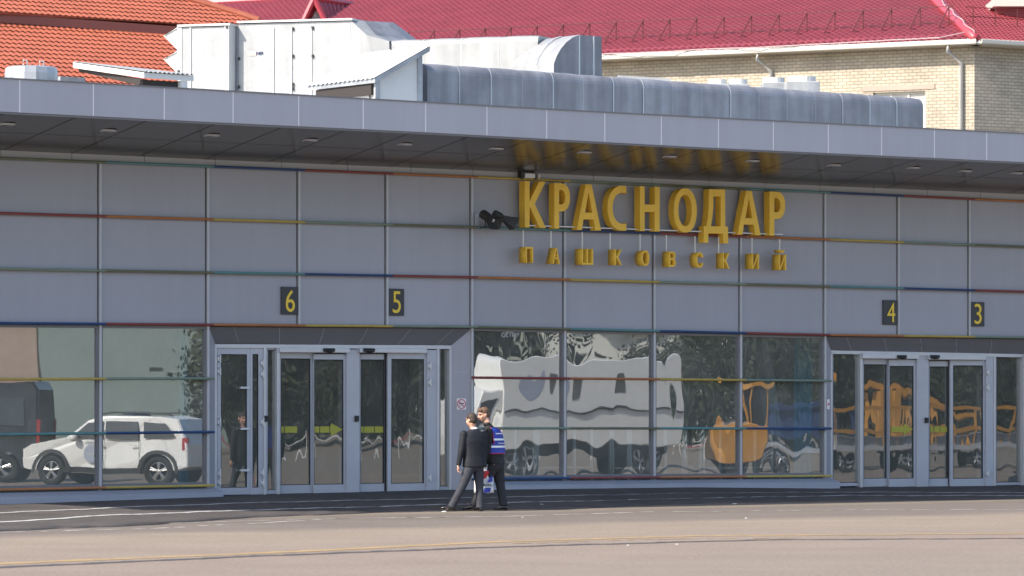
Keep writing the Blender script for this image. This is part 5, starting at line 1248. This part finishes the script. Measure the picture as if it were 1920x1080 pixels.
# red-white safety chain barrier
P = [seen(x, 128) for x in range(380, 1500, 40)]
sb = empty('chain_barrier', P[0], 'low red and white barrier chain across the apron, mirrored in the door glass', 'barrier')
for i, p in enumerate(P):
    mb = MB(); mb.tube([p, p+Vector((0, 0, .85))], .03, 6); mb.build('post', M['white'], sb)
for i in range(len(P)-1):
    mb = MB(); a, b = P[i], P[i+1]; mb.tube([a+(b-a)*t+Vector((0, 0, .78-.22*sin(pi*t))) for t in (0, .25, .5, .75, 1)], .022, 5); mb.build('chain', M['signr'] if i % 2 else M['white'], sb)
# buildings and trees beyond
def house(x0, x1, Zv, h, m, lab, name, roof=None, wins=0):
    a, b = seen(x0, Zv), seen(x1, Zv); d = (b-a).normalized(); n = Vector((-d.y, d.x, 0)); 
    if n.dot(a-O3) < 0: n = -n     # away from the terminal
    L = (b-a).length; xf = lambda q, w, z: a+d*q+n*w+Vector((0, 0, z)); e = empty(name, a, lab, 'building')
    mb = MB(xf); mb.box(0, L, 0, 8, 0, h); mb.build('wall', M[m], e)
    mb = MB(xf); mb.hexa([(-.5, -.6, h), (L+.5, -.6, h), (L+.5, 8.6, h), (-.5, 8.6, h)], [(1, 3, h+(2.2 if roof else .3)), (L-1, 3, h+(2.2 if roof else .3)), (L-1, 5, h+(2.2 if roof else .3)), (1, 5, h+(2.2 if roof else .3))]); mb.build('roof', M[roof or 'pale'], e)
    for i in range(wins):
        q = L*(i+.5)/wins; mb = MB(xf); mb.box(q-.6, q+.6, -.03, .05, 1.1, 2.5); w = mb.build('window', M['winb'], e)
        mb = MB(xf); mb.box(q-.75, q+.75, -.1, -.031, .98, 1.08); mb.build('sill', M['white'], w)
house(-260, 70, 185, 6.5, 'tan', 'pinkish plastered building with brown roof mirrored in the leftmost windows', 'tan_building', 'obrown', 4)
house(75, 440, 178, 7.5, 'gg', 'grey-green clad hangar wall mirrored in the second window', 'grey_green_hangar')
house(1010, 1340, 195, 6.0, 'pale', 'pale plastered building mirrored behind the white truck', 'pale_building', None, 6)
house(395, 955, 200, 8.5, 'dgreen', 'long dark green backdrop added behind the trees, mirrored in the left doors', 'green_backdrop', 'dgreen')  # added dark backdrop, closes the bright gaps between mirrored leaves
house(1345, 2050, 205, 8.5, 'dgreen', 'long dark green backdrop added behind the trees, mirrored in the right windows and doors', 'green_backdrop', 'dgreen')
def tree(x, Zv, h, r, lab, m='leafd', n=4200):
    p = seen(x, Zv); e = empty('leafy_tree', p, lab, 'tree', 'trees beyond the apron mirrored in the glass'); rd = random.Random(int(x*7)+3)
    mb = MB(); mb.tube([p, p+Vector((.1, 0, h*.35)), p+Vector((-.1, .1, h*.8))], [.22, .16, .05], 8); mb.build('trunk', M['bark'], e, smooth=True)
    mb = MB(); cl = [Vector((rd.gauss(0, r*.42), rd.gauss(0, r*.42), rd.uniform(.9, h))) for _ in range(44)]
    for _ in range(n):
        c = rd.choice(cl); k = Vector((rd.gauss(0, .5), rd.gauss(0, .5), rd.gauss(0, .45))); q = p+c+k
        if q.z < .3: continue
        a = Vector((rd.uniform(-1, 1), rd.uniform(-1, 1), rd.uniform(-1, 1))).normalized()*.13; b = a.cross(Vector((rd.uniform(-1, 1), rd.uniform(-1, 1), rd.uniform(-1, 1)))).normalized()*.10
        mb.add([tuple(q-a), tuple(q+b), tuple(q+a), tuple(q-b)], [(0, 1, 2, 3)])
    mb.build('crown', M[m], e)
pos = ['mirrored just right of the car in the hinged door edge', 'mirrored in the hinged glass door', 'mirrored in the first sliding door leaf', 'mirrored behind the door arrow', 'mirrored in the rightmost leaf of the left doors', 'mirrored at the left of the first middle window', 'mirrored dark behind the truck cab', 'mirrored between truck and tractor', 'mirrored behind the tractor', 'mirrored at the right end of the middle windows', 'mirrored in the right entrance side window', 'mirrored in the right entrance first leaf', 'mirrored in the right entrance last leaf', 'mirrored at the right picture edge', 'mirrored beyond the right picture edge']
for (x, Zv), lb_ in zip([(455, 160), (480, 158), (570, 163), (660, 157), (750, 160), (850, 156), (945, 160), (1300, 165), (1400, 158), (1490, 163), (1580, 157), (1670, 162), (1760, 158), (1860, 163), (1960, 160)], pos): tree(x, Zv, 8, 2.8, 'dark leafy tree '+lb_, 'leafm' if (x//10) % 3 == 0 else 'leafd')
# ---------------------------------------------------------------- the two walking men
ZP = 68.9
def J(px, py, dy=0.): return Vector(((px-960)/106., ZP+dy, (960-py)/106.))
def capsule(mb, p, q, r0, r1, n=14):
    p, q = Vector(p), Vector(q); mb.ell(p, r0, r0, r0, nu=n, nv=8); mb.ell(q, r1, r1, r1, nu=n, nv=8); mb.tube([p, q], [r0, r1], n)
def chain(mb, pts, rs):
    for a, b, r, s in zip(pts[:-1], pts[1:], rs[:-1], rs[1:]): capsule(mb, a, b, r, s)
def loft(mb, secs, n=20, p=2.3):
    """secs: (centre, side axis, half width, front axis, half depth); squarish ellipse rings joined into one closed skin"""
    vs = []
    for c, a, ra, b, rb in secs:
        for k in range(n):
            t = 2*pi*k/n; ct, st = cos(t), sin(t); vs.append(tuple(Vector(c)+a*(ra*math.copysign(abs(ct)**(2/p), ct))+b*(rb*math.copysign(abs(st)**(2/p), st))))
    m = len(secs)
    mb.add(vs, [(i*n+k, i*n+(k+1) % n, (i+1)*n+(k+1) % n, (i+1)*n+k) for i in range(m-1) for k in range(n)]+[tuple(range(n))[::-1], tuple(range((m-1)*n, m*n))])
def basis(fwd, up=Vector((0, 0, 1))):
    f = Vector(fwd).normalized(); s = up.cross(f).normalized(); u = f.cross(s).normalized(); return f, s, u   # forward, left, up
def head(mb, c, fwd, tilt=0, k=1.):
    f, s, u = basis(fwd); f = (f*cos(tilt)-Vector((0, 0, 1))*sin(tilt)).normalized(); u = f.cross(s).normalized()
    B = (s, f, u); H = lambda x, y, z: c+s*(x*k)+f*(y*k)+u*(z*k)
    mb.ell(H(0, -.012, .03), .077*k, .096*k, .092*k, B); mb.ell(H(0, .022, -.035), .064*k, .072*k, .085*k, B)
    mb.ell(H(0, .045, -.088), .034*k, .036*k, .03*k, B); mb.ell(H(0, -.03, -.06), .058*k, .05*k, .06*k, B)
    capsule(mb, H(0, .088, .012), H(0, .108, -.028), .011*k, .016*k, 10)
    for q in (-1, 1):
        mb.ell(H(q*.078, -.005, -.012), .012*k, .022*k, .033*k, B); mb.ell(H(q*.014, .096, -.03), .011*k, .012*k, .010*k, B)
        mb.ell(H(q*.042, .062, -.03), .026*k, .022*k, .026*k, B); capsule(mb, H(q*.012, .088, .028), H(q*.05, .075, .028), .012*k, .010*k, 8)
    capsule(mb, H(-.018, .088, -.062), H(.018, .088, -.062), .010*k, .010*k, 8)
    return H, (s, f, u)
def hand(mb, wrist, d, palm, thumbside, curl=.7, k=1.):
    """d: towards the fingers, palm: palm normal, thumbside: towards the thumb"""
    d = Vector(d).normalized(); t = Vector(thumbside); t = (t-d*t.dot(d)).normalized(); n = d.cross(t); n = n if n.dot(Vector(palm)) > 0 else -n
    w = Vector(wrist)
    mb.ell(w+d*.048*k, .042*k, .016*k, .052*k, (t, n, d)); capsule(mb, w-d*.02, w+d*.02, .027*k, .027*k, 10)
    for i, L in enumerate((.074, .082, .077, .06)):
        b = w+d*(.084-.004*abs(i-1))*k+t*(.030-.0205*i)*k; p = b; a = curl*(.75+.12*i); pts = [w+d*.045*k+t*(.026-.018*i)*k, b]
        for s_, q in ((.45, .55), (.30, 1.25), (.25, 1.9)):
            dd = (d*cos(a*q)+n*sin(a*q)); p = p+dd*(L*s_*k); pts.append(p)
        chain(mb, pts, [.010*k, .0105*k, .0095*k, .0085*k, .0075*k])
    b = w+d*.022*k+t*.034*k; q1 = b+(t*.55+d*.75+n*.35).normalized()*.038*k; q2 = q1+(d*.8+n*.6).normalized()*.032*k
    chain(mb, [w+d*.01*k+t*.01*k, b, q1, q2], [.015*k, .0135*k, .011*k, .009*k])
def shoe(par, heel, toe, up=Vector((0, 0, 1)), name='shoe'):
    heel, toe = Vector(heel), Vector(toe); d = (toe-heel); L = d.length; d.normalize(); s = d.cross(Vector((0, 0, 1))).normalized(); u = s.cross(d)
    mb = MB(); secs = []
    for t, w, h in ((0, .022, .035), (.03, .034, .07), (.2, .038, .085), (.38, .040, .075), (.55, .046, .055), (.72, .050, .042), (.88, .042, .032), (.97, .022, .024), (1.0, .008, .016)):
        secs.append((heel+d*(L*t)+u*(h*.5+.012), s, w, u, h*.5))
    loft(mb, secs, 14, 2.5); o = mb.build(name, M['shoe'], par, smooth=True)
    mb = MB(); outl = [(0, .030), (.12, .036), (.4, .034), (.7, .050), (.9, .042), (1.0, .014)]
    P = [heel+d*(L*t)+s*w for t, w in outl]+[heel+d*(L*t)-s*w for t, w in reversed(outl)]
    mb.prism([tuple(p) for p in P], tuple(u*.012)); mb.prism([tuple(heel+d*(L*t)+s*w-u*.010) for t, w in ((0, .03), (.25, .033), (.25, -.033), (0, -.03))], tuple(u*.012)); mb.build('sole', M['black'], o)
def trouser_leg(mb, hip, knee, ankle, heel_off, r=(.100, .088, .068, .066, .072)):
    hip, knee, ankle = map(Vector, (hip, knee, ankle)); secs = []
    X, Y = Vector((1, 0, 0)), Vector((0, 1, 0))
    P = [(hip, r[0]), (hip.lerp(knee, .5), r[1]), (knee, r[2]), (knee.lerp(ankle, .55), r[3]), (ankle, r[4]*.93), (ankle+(ankle-knee).normalized()*.035+Vector((0, 0, -.01)), r[4])]
    for i, (c, rr_) in enumerate(P):
        a = P[min(i+1, 5)][0]-P[max(i-1, 0)][0]; a.normalize(); x = (X-a*X.dot(a)).normalized(); y = a.cross(x)
        secs.append((c, x, rr_*1.06, y, rr_*.96))
    loft(mb, secs, 20, 2.1)
# ---- man in the dark suit, seen from behind
root = None
fA = Vector((-.42, .90, 0)).normalized(); sA = Vector((-.90, -.42, 0)).normalized()   # facing, his left
hc = J(883.5, 788.5); neck = J(888, 806); 
mb = MB(); H, HB = head(mb, hc, (-.80, .60, 0), .12, .98)
capsule(mb, hc+Vector((.01, 0, -.06)), neck, .055, .062)
loft(mb, [(J(889, 812), sA, .12, fA, .07), (J(889, 822), sA, .18, fA, .09), (J(889, 845), sA, .16, fA, .09), (J(888, 866), sA, .15, fA, .10), (J(888, 876), sA, .13, fA, .09)])
LS, LE, LW = J(869.5, 815, -.10), J(864.5, 848, -.14), J(860, 873, -.13)
RS, RE, RW = J(908, 817, .10), J(909, 848, .16), J(905, 872, .10)
for a in ((LS, LE, LW), (RS, RE, RW)): chain(mb, a, [.05, .042, .028])
hand(mb, LW+Vector((0, 0, -.0)), (-.12, -.12, -1), (.9, .3, 0), (-.25, -.9, 0), .95)
hand(mb, RW, (-.1, 0, -1), (-.9, -.3, 0), (.25, .9, 0), .9)
hL, kL, aL = J(882, 874, -.06), J(867, 913, -.10), J(848.5, 947.5, -.08)
hR, kR, aR = J(896, 874, .07), J(899, 912, .05), J(900, 949, .02)
chain(mb, (hL, kL, aL), [.085, .055, .042]); chain(mb, (hR, kR, aR), [.085, .055, .042])
chain(mb, (aL, J(838, 955, -.08)), [.035, .028]); chain(mb, (aR, J(896, 956, .1)), [.035, .028])
manA = mb.build('person', M['skin'], None, voxel=.0075, sm=3, base=None)
def rebase(o, base):
    b = Vector(base); me = o.data
    for v in me.vertices: v.co -= b
    o.location = b
rebase(manA, J(878, 960)); tag(manA, 'person in dark navy suit seen from behind, walking left with arm hanging', 'person')
mb = MB(); loft(mb, [(J(889, 857), sA, .165, fA, .115), (J(889, 868), sA, .172, fA, .125), (J(888.5, 878), sA, .165, fA, .12), (J(888.5, 884), sA, .12, fA, .09)])
trouser_leg(mb, hL, kL, aL, 0); trouser_leg(mb, hR, kR, aR, 0)
mb.build('trousers', M['trou'], manA, voxel=.012, sm=4)
mb = MB()
loft(mb, [(J(889.5, 804.5), sA, .062, fA, .062), (J(889.5, 808), sA, .10, fA, .075), (J(889.5, 811.5), sA, .175, fA, .092), (J(889.5, 817), sA, .215, fA, .108), (J(889.5, 828), sA, .222, fA, .125), (J(889.5, 842), sA, .205, fA, .125), (J(889.5, 856), sA, .208, fA, .130), (J(890, 870), sA, .222, fA, .145), (J(890.5, 877), sA, .226, fA, .150)], 24, 2.4)
for a in ((LS, LE, LW), (RS, RE, RW)): chain(mb, (a[0], a[0].lerp(a[1], .55), a[1], a[2]+(a[1]-a[2])*.06), [.070, .064, .058, .046])
jk = mb.build('suit_jacket', M['suit'], manA, voxel=.012, sm=4)
mb = MB(); loft(mb, [(J(889, 808), sA, .068, fA, .068), (J(888.5, 802.5), sA, .064, fA, .062)], 20); mb.build('shirt_collar', M['shirt'], manA, smooth=True)
mb = MB(); q = (LW-LE).normalized(); mb.tube([LW+q*-.02, LW+q*.012], .037, 14); mb.build('shirt_cuff', M['shirt'], manA, smooth=True)
mb = MB(); f, s_, u = HB[1], HB[0], HB[2]
mb.ell(H(0, -.018, .045), .083, .099, .086, HB); mb.ell(H(0, -.045, .0), .077, .072, .085, HB); mb.ell(H(0, -.05, -.035), .062, .052, .05, HB)
mb.build('hair', M['hair1'], manA, voxel=.008, sm=2)
for q in (-1, 1):
    mb = MB(); mb.ell(H(q*.031, .083, .012), .012, .008, .007, HB); mb.build('eye', M['eye'], manA, smooth=True)
shoe(manA, Vector((aL.x+.055, aL.y, .012)), Vector((aL.x-.225, aL.y+.02, .045)))
shoe(manA, Vector((aR.x+.03, aR.y-.05, .012)), Vector((aR.x-.11, aR.y+.21, .012)))
# ---- man in the blue vest
dB = .46
def JB(px, py, dy=0.): return J(px, py, dB+dy)
fB = Vector((-.88, .48, 0)).normalized(); sB = Vector((-.48, -.88, 0)).normalized()
hc = JB(906.5, 778.5); mb = MB(); H, HB = head(mb, hc, (-.90, -.42, 0), .22, 1.02)
neck = JB(915, 799); capsule(mb, hc+Vector((.03, .02, -.06)), neck, .057, .066)
loft(mb, [(JB(923, 806), sB, .13, fB, .09), (JB(926, 822), sB, .17, fB, .12), (JB(928, 845), sB, .16, fB, .12), (JB(929, 868), sB, .15, fB, .12)])
LS, LE, LW = JB(917, 811, -.20), JB(914, 842, -.22), JB(908, 866, -.20)
RS, RE, RW = JB(931, 811, .20), JB(934, 842, .26), JB(930, 868, .24)
for a in ((LS, LE, LW), (RS, RE, RW)): chain(mb, a, [.052, .044, .029])
hand(mb, LW, (-.05, 0, -1), (.3, .9, 0), (-.95, .1, 0), 1.1)
hand(mb, RW, (0, 0, -1), (-.3, -.9, 0), (-.95, .1, 0), .8)
hL, kL, aL = JB(925, 873, -.09), JB(907, 914, -.06), JB(888, 946, -.03)
hR, kR, aR = JB(932, 873, .09), JB(938, 912, .06), JB(943.5, 946.5, .02)
for a in ((hL, kL, aL), (hR, kR, aR)): chain(mb, a, [.085, .056, .042])
chain(mb, (aL, JB(882, 954)), [.035, .028]); chain(mb, (aR, JB(936, 955, .02)), [.035, .028])
manB = mb.build('person', M['skin'], None, voxel=.0075, sm=3); rebase(manB, JB(925, 958.6)); tag(manB, 'person in blue reflective vest over black jacket, carrying a bag and looking left', 'person')
mb = MB(); loft(mb, [(JB(928, 858), sB, .165, fB, .14), (JB(928.5, 870), sB, .172, fB, .145), (JB(928.5, 880), sB, .165, fB, .13), (JB(928.5, 887), sB, .12, fB, .09)])
trouser_leg(mb, hL, kL, aL, 0, (.105, .092, .07, .066, .07)); trouser_leg(mb, hR, kR, aR, 0, (.115, .10, .078, .072, .078))
mb.build('trousers', M['trou2'], manB, voxel=.012, sm=4)
mb = MB()
loft(mb, [(JB(914, 797), sB, .064, fB, .066), (JB(917.5, 802), sB, .095, fB, .085), (JB(921, 806), sB, .17, fB, .105), (JB(923, 812), sB, .205, fB, .115), (JB(925, 826), sB, .21, fB, .132), (JB(926, 845), sB, .205, fB, .135), (JB(927, 860), sB, .21, fB, .142), (JB(928, 872), sB, .212, fB, .148)], 24, 2.4)
for a in ((LS, LE, LW), (RS, RE, RW)): chain(mb, (a[0], a[0].lerp(a[1], .55), a[1], a[2]+(a[1]-a[2])*.06), [.072, .066, .060, .050])
mb.build('jacket', M['coat'], manB, voxel=.012, sm=4)
mb = MB(); loft(mb, [(JB(915, 800.5), sB, .078, fB, .078), (JB(912, 793), sB, .070, fB, .068)], 20); mb.build('jacket_collar', M['coat'], manB, smooth=True)
# vest: shell round the torso, open at the arm
VS = [(JB(918.5, 803), .13, .105), (JB(921.5, 807), .185, .122), (JB(924, 813), .198, .134), (JB(925.5, 826), .225, .150), (JB(926.6, 840), .222, .154), (JB(927.6, 852), .226, .160)]
def vest_ring(c, ra, rb, t, out=0.):
    ct, st = cos(t), sin(t); p = 2.4; return Vector(c)+sB*((ra+out)*math.copysign(abs(ct)**(2/p), ct))+fB*((rb+out)*math.copysign(abs(st)**(2/p), st))
def vest_band(name, m, lo, hi, out, par, t0=-180, t1=180, th=.006):
    mb = MB(); n = 40; vs = []; ks = 5
    def at(y, t):   # y in photo rows
        kn = [803, 807, 813, 826, 840, 852]
        for i in range(5):
            if y <= kn[i+1] or i == 4:
                g = (y-kn[i])/(kn[i+1]-kn[i]); a, b = VS[i], VS[i+1]; return vest_ring(a[0].lerp(b[0], g), a[1]+(b[1]-a[1])*g, a[2]+(b[2]-a[2])*g, t, out)
    for i in range(n+1):
        t = R(t0+(t1-t0)*i/n)
        for k in range(ks+1): vs.append(tuple(at(lo+(hi-lo)*k/ks, t)))
    mb.add(vs, [(i*(ks+1)+k, (i+1)*(ks+1)+k, (i+1)*(ks+1)+k+1, i*(ks+1)+k+1) for i in range(n) for k in range(ks)])
    return mb.build(name, m, par, smooth=True), at
# the back panel and front panels, leaving the arm holes free (side = +-sB at t=0/180)
vest, at = vest_band('vest', M['vest'], 803, 852, .004, manB, -152, -38)
v2, _ = vest_band('vest_front', M['vest'], 804, 852, .004, manB, 40, 150)
vest_band('vest_side', M['vest'], 833, 852, .0035, manB, -40, 42); vest_band('vest_side', M['vest'], 833, 852, .0035, manB, 148, 210)
for lo, hi in ((823.5, 827.2), (837, 840.8)): vest_band('reflective_stripe', M['reflec'], lo, hi, .008, vest, -150, -36 if lo < 830 else 40)
vest_band('hem_trim', M['vtrim'], 850.8, 852.6, .008, vest, -180, 180)
mb = MB(); mb.tube([tuple(at(y, R(-38)))for y in (803, 808, 814, 822, 829, 834)], .009, 6); mb.build('armhole_trim', M['vtrim'], vest)
mb = MB(); mb.tube([tuple(at(y, R(-152)))for y in (803, 808, 814, 822, 829, 834)], .009, 6); mb.build('armhole_trim', M['vtrim'], vest)
# lettering on the back of the vest
bn = -fB; bs = Vector((bn.y, -bn.x, 0)) if False else Vector((-bn.y, bn.x, 0))
for txt, y, w, h_, t in (('Базэл Аэро', 814.5, .085, .026, -78), ('Персонал', 832.8, .085, .034, -84)):
    c0 = at(y, R(t)); nn = (c0-VS[3][0]); nn.z = 0; nn = (bn*.9+Vector((0, -1, 0))*.25).normalized(); ss = Vector((-nn.y, nn.x, 0))
    if ss.x < 0: ss = -ss
    X_ = lambda x, v, z, c0=c0, nn=nn, ss=ss: c0+ss*x+nn*(v+.016)+Vector((0, 0, z))
    text_mesh(txt, -w, w, -h_/2, h_/2, 0, .004, 'lettering', M['reflec'], vest, xf=X_)
mb = MB()
mb.ell(H(0, -.018, .048), .084, .102, .088, HB); mb.ell(H(0, -.05, .0), .079, .070, .085, HB); mb.ell(H(0, -.05, -.03), .066, .055, .05, HB)
capsule(mb, H(-.045, .055, .095), H(.05, .060, .088), .026, .024); capsule(mb, H(.065, .0, .03), H(.073, .008, -.005), .016, .010)
mb.build('hair', M['hair2'], manB, voxel=.008, sm=2)
for q in (-1, 1):
    mb = MB(); mb.ell(H(q*.032, .086, .010), .013, .009, .007, HB); mb.build('eye', M['eye'], manB, smooth=True)
    mb = MB(); capsule(mb, H(q*.016, .099, .032), H(q*.05, .084, .034), .005, .004, 8); mb.build('eyebrow', M['hair2'], manB, smooth=True)
mb = MB(); capsule(mb, H(-.020, .099, -.061), H(.020, .099, -.061), .0055, .0055, 8); mb.build('mouth', M['lip'], manB, smooth=True)
shoe(manB, Vector((aL.x+.04, aL.y, .03)), Vector((aL.x-.20, aL.y+.03, .012)))
shoe(manB, Vector((aR.x+.075, aR.y, .012)), Vector((aR.x-.19, aR.y+.02, .012)))
# carrier bag
c0 = LW+Vector((-.0, .02, -.075)); bagc = JB(907, 903, -.16)
bd_ = Vector((.93, .35, 0)).normalized(); bn_ = Vector((.35, -.93, 0)).normalized()
def BG(x, v, z): return Vector((bagc.x, bagc.y, 0))+bd_*x+bn_*v+Vector((0, 0, z))
zt, zl = (960-873)/106., (960-926)/106.
mb = MB(); n = 10; vs = []
for j in range(9):
    t = j/8; z = zl+(zt-zl)*t
    for i in range(n+1):
        x = -.185+.37*i/n; g = .045*(1-t)*(1-(2*i/n-1)**2)+.008+.006*sin(i*2.1+j*1.3); vs.append((x*(1-.06*t), g, z+(.01*sin(i*1.7) if j in (0,) else 0)))
    for i in range(n, -1, -1):
        x = -.185+.37*i/n; g = .045*(1-t)*(1-(2*i/n-1)**2)+.008; vs.append((x*(1-.06*t), -g, z))
m = 2*(n+1)
mb = MB(BG); mb.add(vs, [(j*m+i, j*m+(i+1) % m, (j+1)*m+(i+1) % m, (j+1)*m+i) for j in range(8) for i in range(m)]+[tuple(range(m))])
bag = mb.build('carrier_bag', M['bagw'], None, base=BG(0, 0, zl), smooth=True); tag(bag, 'white carrier bag with red and blue shapes hanging between the two men', 'bag')
def bq(pts, m, name, v=.058):
    mb = MB(BG); mb.prism([(x, v-.03*(1 if z > (zt+zl)/2 else 0), z) for x, z in pts], (0, .004, 0)); return mb.build(name, m, bag)
def bx(px): return (px-907)/106.
def bz(py): return (960-py)/106.
bq([(bx(892), bz(900)), (bx(900), bz(885)), (bx(920), bz(884)), (bx(909), bz(899))], M['bagr'], 'red_shape', .062)
bq([(bx(911), bz(906.5)), (bx(922), bz(891)), (bx(924), bz(891)), (bx(922), bz(905))], M['bagb'], 'blue_shape')
bq([(bx(905), bz(917)), (bx(919), bz(916)), (bx(917), bz(925)), (bx(905), bz(926))], M['bagb'], 'blue_block')
bq([(bx(889.2), bz(925)), (bx(889.2), bz(905)), (bx(893.5), bz(914)), (bx(892), bz(924))], M['bagr'], 'red_shape')
text_mesh('ФОРМАЦ', bx(904), bx(922), bz(914.5), bz(908.5), .056, .061, 'lettering', M['black'], bag, xf=BG)
for x in (-.07, .07):
    mb = MB(); mb.tube([BG(x*1.2, 0, zt-.01), BG(x*.5, 0, zt+.03), LW+Vector((0, 0, -.085))], .006, 6); mb.build('handle', M['bagw'], bag)
